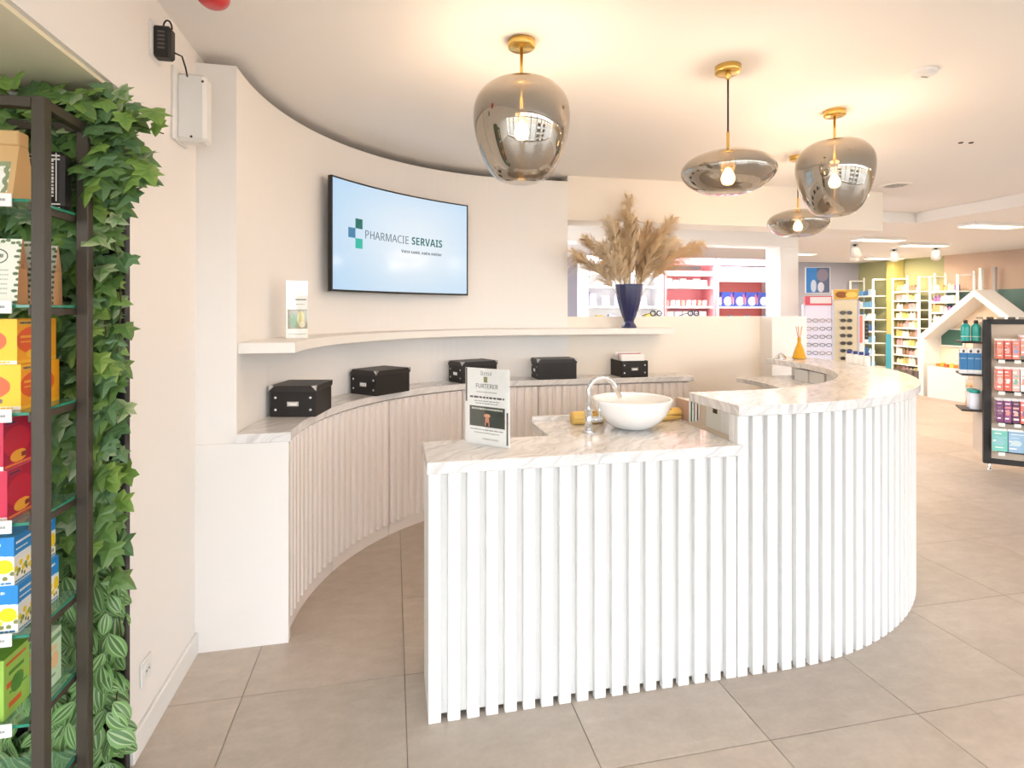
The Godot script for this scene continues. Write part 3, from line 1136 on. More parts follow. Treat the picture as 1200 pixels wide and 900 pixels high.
	single("bell", lathed(smooth_profile([Vector2(0.04, 0), Vector2(0.04, 0.006), Vector2(0.034, 0.02), Vector2(0.018, 0.034), Vector2(0.006, 0.038), Vector2(0.005, 0.045), Vector2(0, 0.046)], 3), 24), M.steel, V(BX + 1.44 * cos(t3), 1.0775, BV + 1.44 * sin(t3)), "small silver desk bell on the bar beside the reed diffuser", "bell")
	# small cosmetics standing behind the bar end
	for k in 4:
		var bt := thing("bottle", "small white bottle with a blue cap on the bar edge, %s from the reed diffuser" % ["first", "second", "third", "fourth"][k], "bottle", V(BX + 1.66 * cos(deg_to_rad(-10.0 - 2.4 * k)), 1.0775, BV + 1.66 * sin(deg_to_rad(-10.0 - 2.4 * k))), 0.0, "white bottles with blue caps on the bar")
		part("flask", lathed([Vector2(0, 0), Vector2(0.019, 0), Vector2(0.02, 0.004), Vector2(0.02, 0.06), Vector2(0.01, 0.07), Vector2(0, 0.07)], 16), M.paper, bt)
		part("cap", lathed([Vector2(0, 0.07), Vector2(0.014, 0.07), Vector2(0.014, 0.09), Vector2(0, 0.091)], 14), mat(rgb(52, 74, 150), 0.4), bt)
	# small card on the wall shelf
	var c := sign_card("shelf_sign", "small white upright card with a green picture on the wall shelf", V(-0.475, 1.3105, 2.985), 0.35, 0.105, 0.29)
	part("print", letters("sisley", 0.055, false, true, false, 0.0004), M.ink, c, Vector3(-0.03, 0.225, 0.0023))
	dashes(c, -0.018, 0.258, 0.035, 0.004, M.ink_soft)
	dashes(c, -0.036, 0.192, 0.08, 0.006, M.ink)
	dashes(c, -0.036, 0.17, 0.07, 0.003, M.ink_soft)
	dashes(c, -0.036, 0.02, 0.08, 0.003, M.ink_soft)
	im = blank(64, 64, rgb(150, 150, 130))
	disc(im, 20, 36, 14, 24, rgb(110, 160, 120))
	disc(im, 42, 30, 12, 26, rgb(206, 198, 130))
	disc(im, 46, 50, 10, 10, rgb(232, 224, 200))
	st = mk()
	quad(st, Vector3(-0.044, 0.145, 0.0022), Vector3(0.05, 0.145, 0.0022), Vector3(0.05, 0.048, 0.0022), Vector3(-0.044, 0.048, 0.0022))
	obj("picture", st, textured(im, 0.5), c)

# ---------------------------------------------------------------- black storage boxes
func build_boxes() -> void:
	# [plan point of the near corner's base centre, turn, label, open]
	var list := [
		[-0.462, 3.06, -0.20, "black cardboard storage box with label plate, first on the cabinet top by the end panel", 0.225, 0.25],
		[-0.08, 3.72, -0.80, "black cardboard storage box standing below the left part of the screen", 0.235, 0.29],
		[0.585, 4.165, -1.17, "black cardboard storage box partly behind the upright counter sign", 0.20, 0.30],
		[1.235, 4.235, -1.57, "black lidded storage box standing above and behind the tap", 0.21, 0.31],
		[1.87, 4.235, 0.0, "open black storage box filled with files below the vase", 0.225, 0.225],
	]
	for q in list:
		var open: bool = q[3].begins_with("open")
		var w: float = q[4]
		var l: float = q[5]
		var h := 0.13 if open else 0.152
		# own axes: the labelled end looks towards +z
		var b := thing("storage_box", q[3], "box", V(q[0], 0.9225, q[1]), q[2])
		var st := mk()
		if open:
			cbox(st, Vector3(0, h / 2, l / 2 - 0.002), Vector3(w, h, 0.004), 0.001)
			cbox(st, Vector3(0, h / 2, -l / 2 + 0.002), Vector3(w, h, 0.004), 0.001)
			cbox(st, Vector3(-w / 2 + 0.002, h / 2, 0), Vector3(0.004, h, l), 0.001)
			cbox(st, Vector3(w / 2 - 0.002, h / 2, 0), Vector3(0.004, h, l), 0.001)
			cbox(st, Vector3(0, 0.002, 0), Vector3(w, 0.004, l), 0.001)
		else:
			cbox(st, Vector3(0, (h - 0.004) / 2, 0), Vector3(w, h - 0.004, l), 0.002)
		obj("body", st, M.board, b)
		if not open:
			st = mk()
			cbox(st, Vector3(0, h - 0.013, 0), Vector3(w + 0.008, 0.03, l + 0.008), 0.002)
			obj("lid", st, M.lid, b)
			for sx in [-1, 1]:
				for sz in [-1, 1]:
					# metal corner of the lid: three small triangles folded round the corner
					var c := Vector3(sx * (w / 2 + 0.0046), h + 0.0026, sz * (l / 2 + 0.0046))
					var ax := Vector3(-sx * 0.026, 0, 0)
					var az := Vector3(0, 0, -sz * 0.026)
					var ay := Vector3(0, -0.026, 0)
					st = mk()
					face(st, [c, c + ax, c + az], c + ax + az + ay)
					face(st, [c, c + ax, c + ay], c + ax + az + ay)
					face(st, [c, c + az, c + ay], c + ax + az + ay)
					obj("metal_corner", st, M.steel, b)
		var rv := mk(true)
		lathe(rv, [Vector2(0.0075, 0), Vector2(0.006, 0.0025), Vector2(0, 0.0035)], 12)
		var rivet := mesh_of(rv)
		for sx in [-1, 1]:
			for y in [0.035, 0.095]:
				for sz in [-1, 1]:
					var o := part("rivet", rivet, M.steel, b, Vector3(sx * (w / 2 - 0.026), y, sz * (l / 2 + 0.0003)))
					o.rotation.x = sz * PI / 2
		st = mk()
		cbox(st, Vector3(0, 0.064, l / 2 + 0.001), Vector3(0.058, 0.024, 0.002), 0.0008)
		var lp := obj("label_holder", st, M.steel, b)
		st = mk()
		cbox(st, Vector3(0, 0.064, l / 2 + 0.0024), Vector3(0.044, 0.013, 0.0008), 0.0002)
		obj("label_card", st, M.paper, lp)
		if open:
			rng.seed = 11
			for k in 13:
				st = mk()
				var z := -l / 2 + 0.02 + k * 0.0145
				cbox(st, Vector3(0.004 * (k % 3), 0.088 + 0.006 * (k % 4), z), Vector3(w - 0.03, 0.165 - 0.01 * (k % 3), 0.003), 0.0006, Basis(Vector3.RIGHT, -0.14))
				var f := obj(numbered("file_card"), st, M.paper if k != 7 else mat(rgb(205, 150, 150), 0.6), self)
				f.position = b.position
				tag(f, ["foremost", "second", "third", "fourth", "fifth", "", "seventh", "eighth", "ninth", "tenth", "eleventh", "twelfth", "rearmost"][12 - k] + " white file card standing in the open black box" if k != 7 else "pink file card standing among white ones in the open box", "card", "file cards in the open box")

# ---------------------------------------------------------------- vase with pampas grass
func build_vase() -> void:
	var at := V(1.872, 1.3105, 4.24)
	var v := thing("vase", "dark blue glazed faceted vase on the right end of the wall shelf", "vase", at)
	var prof := smooth_profile([Vector2(0, 0), Vector2(0.058, 0.0), Vector2(0.055, 0.022), Vector2(0.040, 0.052), Vector2(0.062, 0.11), Vector2(0.095, 0.22), Vector2(0.112, 0.345)], 5)
	prof += [Vector2(0.108, 0.352), Vector2(0.103, 0.345), Vector2(0.085, 0.22), Vector2(0.05, 0.11), Vector2(0.0, 0.09)]
	var st := mk()
	lathe(st, prof, 14)
	obj("body", st, M.vase, v)
	rng.seed = 23
	# each stalk: foot inside the vase, lean, height, plume length
	var plumes := [
		[-0.62, 0.02, 0.66], [-0.46, -0.10, 0.78], [-0.27, 0.08, 0.90], [-0.13, -0.05, 0.86], [-0.02, 0.12, 0.84],
		[0.0, -0.02, 1.05], [0.09, -0.12, 0.82], [0.20, 0.05, 0.86], [0.32, -0.02, 0.80], [0.46, 0.08, 0.96],
		[0.56, -0.08, 0.80], [0.80, 0.04, 0.80], [-0.20, 0.16, 0.68], [0.24, 0.16, 0.66], [-0.36, 0.14, 0.70],
	]
	var tones := [mat(rgb(246, 232, 204), 0.9), mat(rgb(238, 220, 188), 0.9), mat(rgb(250, 240, 218), 0.9), mat(rgb(230, 206, 168), 0.9)]
	for m in tones:
		m.backlight_enabled = true
		m.backlight = Color(0.6, 0.52, 0.4)
	var where := ["fanning far out to the screen side", "fanning out to the screen side", "leaning to the screen side", "near the middle", "in the middle", "standing tallest in the middle", "in the middle at the front", "just right of the tallest one", "leaning towards the opening", "long and arching towards the opening", "arching towards the opening at the front", "fanning far out towards the opening", "low in the front of the bunch", "shortest in the front of the bunch", "low at the back of the bunch"]
	for k in plumes.size():
		var q: Array = plumes[k]
		var pg := thing("pampas_stem", "beige pampas plume in the blue vase, " + where[k], "dried grass", at, 0.0, "pampas plumes in the vase")
		var lean := Vector3(q[0], 0, q[1])
		var pts := []
		for i in 13:
			var t := i / 12.0
			var out := t * 0.45 + t * t * 0.55
			pts.append(Vector3(lean.x * 0.04, 0.10, lean.z * 0.1) + lean * out * 0.70 + Vector3.UP * (q[2] - 0.10) * (t - 0.22 * absf(lean.x) * t * t * t))
		st = mk(true)
		tube(st, pts.slice(0, 11), 0.0032, 6, 0.0015)
		obj("stalk", st, mat(rgb(196, 170, 120), 0.8), pg)
		# the plume: hundreds of hair strands leaving the upper stalk, falling to its outer side
		var hair := mk()
		var start := 0.40
		var fall := (Vector3(signf(q[0]) * 0.55, -0.75, 0.1)).normalized()
		for n in 150:
			# a tuft: a few strands that leave the stalk together
			var t := start + (1.0 - start) * pow(rng.randf(), 0.9)
			var f := t * 12.0
			var i0 := mini(int(f), 11)
			var root: Vector3 = pts[i0].lerp(pts[i0 + 1], f - i0)
			var d: Vector3 = (pts[i0 + 1] - pts[i0]).normalized()
			var out := Vector3(rng.randfn(), rng.randfn(), rng.randfn())
			out = (out - d * out.dot(d)).normalized()
			var s := (t - start) / (1.0 - start)
			var full := pow(sin(PI * clampf(s * 0.80 + 0.16, 0.0, 1.0)), 0.8)
			var lt := (0.10 + 0.15 * rng.randf()) * (0.26 + 0.74 * full)
			var sag := 0.10 + 0.5 * rng.randf()
			for m in 9:
				var jit := Vector3(rng.randfn(), rng.randfn(), rng.randfn()) * 0.16
				var around := (out + jit).normalized()
				var base := root + d * 0.02 * rng.randf()
				var l := lt * rng.randf_range(0.7, 1.1)
				var p1 := base + d * l * 0.46 + around * l * 0.34
				var p2 := p1 + d * l * 0.16 + around * l * 0.28 + fall * l * sag
				var w := around.cross(d).normalized() * (0.0014 + 0.0010 * rng.randf())
				quad(hair, p1 - w, p1 + w, base + w * 0.5, base - w * 0.5)
				tri(hair, p1 - w, p2, p1 + w)
		var pm := obj("plume", hair, tones[k % 4], pg)
		pm.set_meta("kind", "stuff")

# ---------------------------------------------------------------- rack in the niche on the left
func build_left_rack() -> void:
	var r := thing("shelf_rack", "dark metal shelf rack with glass shelves in front of the plant wall", "shelf rack")
	var st := mk()
	for q in [[-0.857, 1.605], [-0.857, 1.805], [-1.75, 1.605], [-1.75, 1.805]]:
		st = mk()
		cbox(st, V(q[0], 0.99, q[1]), Vector3(0.03, 1.98, 0.03), 0.002)
		obj("post", st, M.frame, r)
	for y in [0.05, 1.965]:
		st = mk()
		cbox(st, V(-0.857, y, 1.705), Vector3(0.026, 0.026, 0.17), 0.002)
		obj("side_rail", st, M.frame, r)
		for v in [1.605, 1.805]:
			st = mk()
			cbox(st, V(-1.3035, y, v), Vector3(0.863, 0.026, 0.026), 0.002)
			obj("cross_rail", st, M.frame, r)
	for y in [0.20, 0.435, 0.655, 0.93, 1.20, 1.465, 1.725]:
		st = mk()
		cbox(st, V(-1.305, y - 0.004, 1.705), Vector3(0.86, 0.008, 0.225), 0.001)
		var g := obj("glass_shelf", st, M.glass, r)
		st = mk()
		cbox(st, V(-1.305, y - 0.004, 1.5915), Vector3(0.86, 0.0075, 0.002), 0.0004)
		obj("glass_edge", st, M.glass_edge, g)
		st = mk()
		cbox(st, V(-0.874, y - 0.004, 1.705), Vector3(0.002, 0.0075, 0.17), 0.0004)
		obj("glass_edge", st, M.glass_edge, g)
		st = mk()
		cbox(st, V(-0.88, y - 0.018, 1.705), Vector3(0.012, 0.018, 0.20), 0.001)
		obj("bracket", st, M.frame, r)
		st = mk()
		cbox(st, V(-0.935, y - 0.006, 1.583), Vector3(0.055, 0.032, 0.004), 0.001)
		var tg := obj("price_tag", st, M.paper, r)
		dashes(tg, -0.95, y - 0.009, 0.03, 0.006, M.ink_soft, -1.5807)
	# cartons: front print, side print
	var mo_f := textured(carton_print(rgb(250, 206, 40), rgb(236, 110, 60), rgb(250, 190, 30), rgb(246, 236, 220)), 0.4)
	var mo_s := textured(carton_print(rgb(246, 170, 34), rgb(226, 92, 40), rgb(250, 200, 60), rgb(250, 190, 50), rgb(250, 200, 70)), 0.4)
	var mr_f := textured(carton_print(rgb(206, 40, 78), rgb(226, 70, 104), rgb(240, 200, 190), rgb(244, 226, 216)), 0.4)
	var mr_s := textured(carton_print(rgb(170, 22, 60), rgb(196, 36, 64), rgb(236, 170, 60), rgb(200, 60, 80), rgb(190, 40, 70)), 0.4)
	var mb_f := textured(blue_print(), 0.4)
	var top_o := mat(rgb(246, 196, 80), 0.5)
	var top_r := mat(rgb(232, 120, 150), 0.5)
	var top_b := mat(rgb(90, 170, 225), 0.5)
	var row := func(called, label, mesh: ArrayMesh, u: float, y: float, v: float, n_up: int, n_back: int, size: Vector3, group: String):
		for i in n_up:
			for j in n_back:
				single(called, mesh, null, V(u - 0.008 * i - 0.003 * j, y + i * (size.y + 0.0006), v + j * (size.z + 0.002)), label + [" on the glass shelf, lower of the pair" if n_up > 1 else " on the glass shelf", " stacked on its like, upper of the pair"][i] + (", rear row" if j > 0 else ""), "carton", group)
	var so := Vector3(0.16, 0.114, 0.165)
	row.call("infusion_carton", "yellow and orange fruit infusion carton", carton(so, mo_f, mo_s, top_o), -0.915 - 0.08, 1.2005, 1.7245 - 0.012, 2, 1, so, "orange cartons on the rack")
	var sr := Vector3(0.16, 0.124, 0.12)
	row.call("berry_carton", "crimson berry infusion carton", carton(sr, mr_f, mr_s, top_r), -0.915 - 0.095, 0.9305, 1.665, 2, 1, sr, "crimson cartons on the rack")
	var sb := Vector3(0.15, 0.118, 0.088)
	row.call("lemon_carton", "blue and white lemon infusion carton", carton(sb, mb_f, mb_f, top_b), -0.905 - 0.075, 0.6555, 1.645, 2, 2, sb, "blue cartons on the rack")
	# green carton and pale green pack on the lowest filled shelf
	var gf := textured(mix_print(rgb(150, 190, 80), rgb(210, 90, 40), rgb(70, 130, 40), 5), 0.5)
	var gs := Vector3(0.13, 0.15, 0.1)
	single("green_carton", carton(gs, gf, gf, mat(rgb(120, 170, 60), 0.5)), null, V(-1.005, 0.4355, 1.66), "bright green herbal carton on the lowest filled shelf", "carton")
	var pf := textured(mix_print(rgb(196, 222, 190), rgb(120, 160, 120), rgb(226, 190, 140), 6), 0.5)
	var ps := Vector3(0.11, 0.145, 0.06)
	single("pale_carton", carton(ps, pf, pf, mat(rgb(206, 226, 196), 0.5)), null, V(-0.955, 0.4355, 1.745), "pale green tea carton behind the bright green one", "carton")
	# white tea pouches with kraft sides
	var im := blank(96, 128, rgb(236, 236, 222))
	for k in 22:
		var e := k % 2 == 0
		disc(im, (4.0 if e else 91.0) + 4.0 * sin(k * 2.1), 6.0 + k * 5.6, 6, 3, rgb(96, 118, 84))
	for k in 9:
		disc(im, 8.0 + k * 10.0, 5.0 + 3.0 * sin(k * 1.9), 5, 3, rgb(110, 130, 92))
	disc(im, 48, 34, 22, 15, rgb(70, 74, 66))
	disc(im, 48, 34, 20, 13, rgb(236, 236, 222))
	bars(im, 34, 30, 28, 7, rgb(70, 74, 66))
	for k in 6:
		bars(im, 22, 60 + k * 9, 52, 3, rgb(190, 192, 180))
	var pouch_print := textured(im, 0.7)
	for k in 4:
		var p := thing("tea_pouch", ["white leaf-printed tea pouch with kraft sides at the shelf front", "kraft-sided tea pouch second from the shelf front", "kraft-sided tea pouch third from the shelf front", "kraft-sided tea pouch at the rear of the shelf"][k], "pouch", V(-0.958, 1.4655, 1.622 + k * 0.05), 0.0, "kraft tea pouches on the rack")
		var h := 0.163
		var w := 0.052
		var dd := 0.022
		st = mk()
		var bl := Vector3(-w, 0, dd)
		var br := Vector3(w, 0, dd)
		var tl := Vector3(-w, h, 0.002)
		var tr := Vector3(w, h, 0.002)
		quad(st, tl, tr, br, bl)
		obj("front_panel", st, pouch_print, p)
		st = mk()
		var m0 := Vector3(0, 0, 0)
		var back := Vector3(0, 0, -1)
		quad(st, tr * Vector3(1, 1, -1), tl * Vector3(1, 1, -1), bl * Vector3(1, 1, -1), br * Vector3(1, 1, -1))
		for sx in [-1.0, 1.0]:
			var mid := Vector3(sx * (w - 0.012), h * 0.55, 0)
			var a := Vector3(sx * w, 0, dd)
			var b := Vector3(sx * w, 0, -dd)
			var c := Vector3(sx * w, h, 0.002)
			var d := Vector3(sx * w, h, -0.002)
			var e := Vector3(sx * w, h * 0.55, dd * 0.75)
			var f := Vector3(sx * w, h * 0.55, -dd * 0.75)
			face(st, [a, e, f, b], Vector3(0, h * 0.3, 0))
			face(st, [e, c, mid], Vector3(0, h * 0.7, -0.05))
			face(st, [c, d, mid], Vector3(0, h * 0.4, 0))
			face(st, [d, f, mid], Vector3(0, h * 0.7, 0.05))
			face(st, [e, mid, f], Vector3(0, h * 0.9, 0))
		quad(st, bl, br, br * Vector3(1, 1, -1), bl * Vector3(1, 1, -1))
		obj("kraft_gusset", st, M.kraft, p)
	# kraft box with a round window on the top shelf
	var kb := thing("kraft_bag", "kraft paper gift bag with a folded top and white label on the top shelf", "bag", V(-0.972, 1.7255, 1.65))
	st = mk()
	var kw := 0.055
	for f in [[-1.0, 1.0]]:
		face(st, [Vector3(-kw, 0, 0.05), Vector3(kw, 0, 0.05), Vector3(kw, 0.14, 0.022), Vector3(-kw, 0.14, 0.022)], Vector3(0, 0.07, 0))
		face(st, [Vector3(-kw, 0, -0.05), Vector3(kw, 0, -0.05), Vector3(kw, 0.14, -0.012), Vector3(-kw, 0.14, -0.012)], Vector3(0, 0.07, 0))
		face(st, [Vector3(kw, 0, 0.05), Vector3(kw, 0, -0.05), Vector3(kw, 0.14, -0.012), Vector3(kw, 0.14, 0.022)], Vector3(0, 0.07, 0))
		face(st, [Vector3(-kw, 0, 0.05), Vector3(-kw, 0, -0.05), Vector3(-kw, 0.14, -0.012), Vector3(-kw, 0.14, 0.022)], Vector3(0, 0.07, 0))
		face(st, [Vector3(-kw, 0, 0.05), Vector3(kw, 0, 0.05), Vector3(kw, 0, -0.05), Vector3(-kw, 0, -0.05)], Vector3(0, 0.07, 0))
	obj("body", st, M.kraft_box, kb)
	st = mk()
	cbox(st, Vector3(0, 0.156, 0.01), Vector3(kw * 2 + 0.006, 0.036, 0.042), 0.003)
	obj("folded_top", st, M.kraft_box, kb)
	im = blank(64, 64, rgb(246, 244, 236))
	for k in 18:
		disc(im, fposmod(k * 29.0, 64.0), 4.0 + 3.0 * sin(k * 1.3), 5, 4, rgb(150, 160, 120))
		disc(im, 60.0 + 2.0 * sin(k), k * 3.6, 4, 3, rgb(140, 150, 110))
	st = mk()
	quad(st, Vector3(-kw + 0.002, 0.095, 0.0318), Vector3(kw - 0.012, 0.095, 0.0318), Vector3(kw - 0.012, 0.015, 0.0478), Vector3(-kw + 0.002, 0.015, 0.0478))
	obj("label", st, textured(im, 0.6), kb)
	var kb2 := thing("kraft_carton", "plain kraft carton standing behind the gift bag", "carton", V(-1.02, 1.7255, 1.735))
	st = mk()
	cbox(st, Vector3(0, 0.08, 0), Vector3(0.1, 0.16, 0.05), 0.002)
	obj("body", st, M.kraft_box, kb2)
	st = mk()
	cbox(st, Vector3(0, 0.158, 0), Vector3(0.103, 0.012, 0.053), 0.002)
	obj("lid", st, M.kraft_box, kb2)
	# black pouch with white lines
	var bp := thing("black_pouch", "black cosmetic pouch with white edging and lettering on the top shelf", "pouch", V(-0.917, 1.7255, 1.757))
	st = mk()
	cbox(st, Vector3(0, 0.078, 0), Vector3(0.086, 0.156, 0.05), 0.01)
	obj("body", st, M.black, bp)
	for q in [[0.145, 0.004], [0.155, 0.004], [0.024, 0.004], [0.014, 0.004]]:
		st = mk()
		cbox(st, Vector3(0, q[0] - 0.012, 0.0255), Vector3(0.072, q[1], 0.0012), 0.0003)
		obj("white_edging", st, M.paper, bp)
	for k in 11:
		st = mk()
		cbox(st, Vector3(0.0165, 0.034 + k * 0.0095, 0.0255), Vector3(0.009, 0.0045 + 0.002 * (k % 3), 0.0012), 0.0003)
		obj("lettering", st, M.paper, bp)
	for x in [0.006, 0.027]:
		st = mk()
		cbox(st, Vector3(x, 0.085, 0.0255), Vector3(0.0025, 0.13, 0.0012), 0.0003)
		obj("white_edging", st, M.paper, bp)

# ---------------------------------------------------------------- plant wall
func ivy_leaf(rim: Color, core: Color) -> ArrayMesh:
	# five lobes, folded along the midrib, tip down; 1 unit long
	var edge := [Vector2(0, 0.0), Vector2(0.16, 0.10), Vector2(0.42, 0.10), Vector2(0.34, -0.14), Vector2(0.56, -0.36), Vector2(0.27, -0.46), Vector2(0.16, -0.74), Vector2(0.0, -1.0)]
	var st := mk()
	for s in [-1.0, 1.0]:
		var spine := [Vector3(0, 0, 0.0), Vector3(0, -0.3, 0.06), Vector3(0, -0.62, 0.03), Vector3(0, -1.0, -0.08)]
		var P := []
		for e in edge:
			P.append(Vector3(e.x * s, e.y, -0.22 * e.x + 0.02 * sin(e.y * 9.0) - 0.06 * e.y * e.y))
		var fans := [[0, 1, 0], [1, 2, 0], [2, 3, 1], [3, 4, 1], [4, 5, 1], [5, 6, 2], [6, 7, 2]]
		for f in fans:
			var a: Vector3 = P[f[0]]
			var b: Vector3 = P[f[1]]
			var c: Vector3 = spine[f[2] + 0] if f[2] != 0 else spine[1]
			var tri3 := [a, b, c] if s > 0 else [b, a, c]
			var cols := [rim, rim, core]
			for i in 3:
				st.set_color(cols[i])
				st.set_uv(Vector2.ZERO)
				st.add_vertex(tri3[i])
		for q in [[3, 2, 1], [5, 2, 1]]:
			var tri4 := [P[q[0]], spine[q[1]], spine[q[2]]] if s > 0 else [spine[q[1]], P[q[0]], spine[q[2]]]
			if q[0] == 5:
				for i in 3:
					st.set_color(core)
					st.set_uv(Vector2.ZERO)
					st.add_vertex(tri4[i])
		for i in 3:
			st.set_color(core)
			st.set_uv(Vector2.ZERO)
			st.add_vertex(([P[7], spine[3], spine[2]] if s > 0 else [spine[3], P[7], spine[2]])[i])
	return mesh_of(st)

func striped_leaf() -> ArrayMesh:
	# oval leaf with pale stripes between its veins; 1 unit long, tip down
	var st := mk()
	var dark := Color(0.07, 0.17, 0.045)
	var midg := Color(0.14, 0.29, 0.08)
	var pale := Color(0.30, 0.41, 0.20)
	var cols := [pale, dark, dark, pale, midg, dark]
	var xs := [0.0, 0.035, 0.10, 0.15, 0.2, 0.31]
	var n := 8
	for s in [-1.0, 1.0]:
		for i in n:
			for j in 5:
				var p := func(jj, ii):
					var t: float = float(ii) / n
					var w := pow(sin(PI * clampf(t * 0.94 + 0.03, 0.0, 1.0)), 0.75)
					var x: float = xs[jj] * w
					return Vector3(x * s, -t, -0.55 * x * x + 0.16 * x - 0.25 * t * t + 0.06 * t)
				var a: Vector3 = p.call(j, i)
				var b: Vector3 = p.call(j + 1, i)
				var c: Vector3 = p.call(j + 1, i + 1)
				var d: Vector3 = p.call(j, i + 1)
				var q := [a, b, c, a, c, d] if s > 0 else [b, a, c, c, a, d]
				for k in 6:
					st.set_color(cols[j])
					st.set_uv(Vector2.ZERO)
					st.add_vertex(q[k])
	return mesh_of(st)

func build_ivy() -> void:
	var g := thing("plant_wall", "artificial ivy plant wall on a black panel behind the shelf rack", "plant wall")
	var st := mk()
	cbox(st, V(-1.31, 1.045, 1.967), Vector3(0.992, 2.09, 0.03), 0.003)
	obj("backing_panel", st, M.black, g)
	var lm := mat(Color(1, 1, 1), 0.42)
	lm.vertex_color_use_as_albedo = true
	lm.backlight_enabled = true
	lm.backlight = Color(0.12, 0.2, 0.05)
	var ivy := [
		ivy_leaf(Color(0.105, 0.205, 0.085), Color(0.10, 0.20, 0.075)),
		ivy_leaf(Color(0.12, 0.22, 0.06), Color(0.10, 0.20, 0.05)),
		ivy_leaf(Color(0.20, 0.33, 0.07), Color(0.13, 0.25, 0.045)),
		ivy_leaf(Color(0.32, 0.40, 0.22), Color(0.10, 0.20, 0.06)),
	]
	var striped := striped_leaf()
	rng.seed = 91
	var rest := {}
	var parts := 0
	var put := func(u: float, y: float, v: float, wide: float, own: bool):
		var kind: int
		var low := y < 0.64 + 0.10 * sin(u * 19.0)
		var sz := 0.0
		if low:
			kind = 4
			sz = 0.055 + 0.03 * rng.randf()
		else:
			var pick := rng.randf()
			kind = 0 if pick < 0.34 else (1 if pick < 0.70 else (2 if pick < 0.88 else 3))
			sz = 0.05 + 0.04 * rng.randf()
		var b := Basis.from_euler(Vector3(-0.35 - 0.55 * rng.randf() + (0.35 if low else 0.0), rng.randf_range(-0.75, 0.75), rng.randf_range(-1.0, 1.0) * wide))
		b = b.scaled_local(Vector3.ONE * sz)
		var tr := Transform3D(b, V(u, y, v))
		if own:
			var o := part("leaf", striped if kind == 4 else ivy[kind], lm, g)
			o.transform = tr
		else:
			if not rest.has(kind):
				rest[kind] = []
			rest[kind].append(tr)
	# rear layers, then the front leaves that show largest
	for i in 2300:
		var u := rng.randf_range(-1.42, -0.825)
		put.call(u, rng.randf_range(0.04, 2.1), 1.945 - 0.05 * rng.randf(), 1.2, false)
	for i in 206:
		var u := rng.randf_range(-0.985, -0.80)
		put.call(u, 0.05 + 1.98 * (i + rng.randf()) / 206.0, 1.895 - 0.06 * rng.randf(), 1.0, true)
	for i in 52:
		# bushy top that spreads past the edge of the panel
		var a := rng.randf()
		put.call(lerpf(-1.05, -0.735, rng.randf()), lerpf(1.80, 2.10, a), 1.88 - 0.12 * rng.randf(), 1.2, true)
	for i in 160:
		put.call(lerpf(-1.2, -0.79, rng.randf()), lerpf(1.72, 2.11, rng.randf()), 1.92 - 0.1 * rng.randf(), 1.2, false)
	for i in 34:
		# the clump that grows out past the corner of the wall
		var a := pow(rng.randf(), 1.6)
		put.call(lerpf(-0.84, -0.655, a), lerpf(1.83, 2.07, rng.randf()) - 0.03 * a, 1.87 - 0.10 * rng.randf(), 1.2, true)
	for i in 70:
		put.call(lerpf(-0.90, -0.74, rng.randf()), lerpf(1.80, 2.08, rng.randf()), 1.90 - 0.08 * rng.randf(), 1.2, false)
	for y in [1.98, 1.93, 1.62, 1.41, 1.17, 0.97]:
		put.call(-0.80 + 0.02 * sin(y * 40.0), y, 1.91, 0.8, true)
	for kind in rest:
		var mm := MultiMesh.new()
		mm.transform_format = MultiMesh.TRANSFORM_3D
		mm.mesh = striped if kind == 4 else ivy[kind]
		mm.instance_count = rest[kind].size()
		for i in rest[kind].size():
			mm.set_instance_transform(i, rest[kind][i])
		var mi := MultiMeshInstance3D.new()
		mi.name = "foliage"
		mi.multimesh = mm
		mi.material_override = lm
		mi.set_meta("kind", "stuff")
		g.add_child(mi, true)
	# thin vines
	for k in 5:
		var pts := []
		for i in 14:
			pts.append(V(-0.97 + 0.035 * k + 0.02 * sin(i * 0.9 + k), 2.05 - i * 0.145, 1.905 + 0.012 * sin(i * 1.7 + k * 2.0)))
		st = mk(true)
		tube(st, pts, 0.0022, 5)
		obj("vine", st, M.leaf_stem, g)
	st = mk(true)
	tube(st, [V(-0.84, 1.98, 1.87), V(-0.75, 2.0, 1.84), V(-0.66, 1.97, 1.82)], 0.0018, 5)
	obj("vine", st, M.leaf_stem, g)

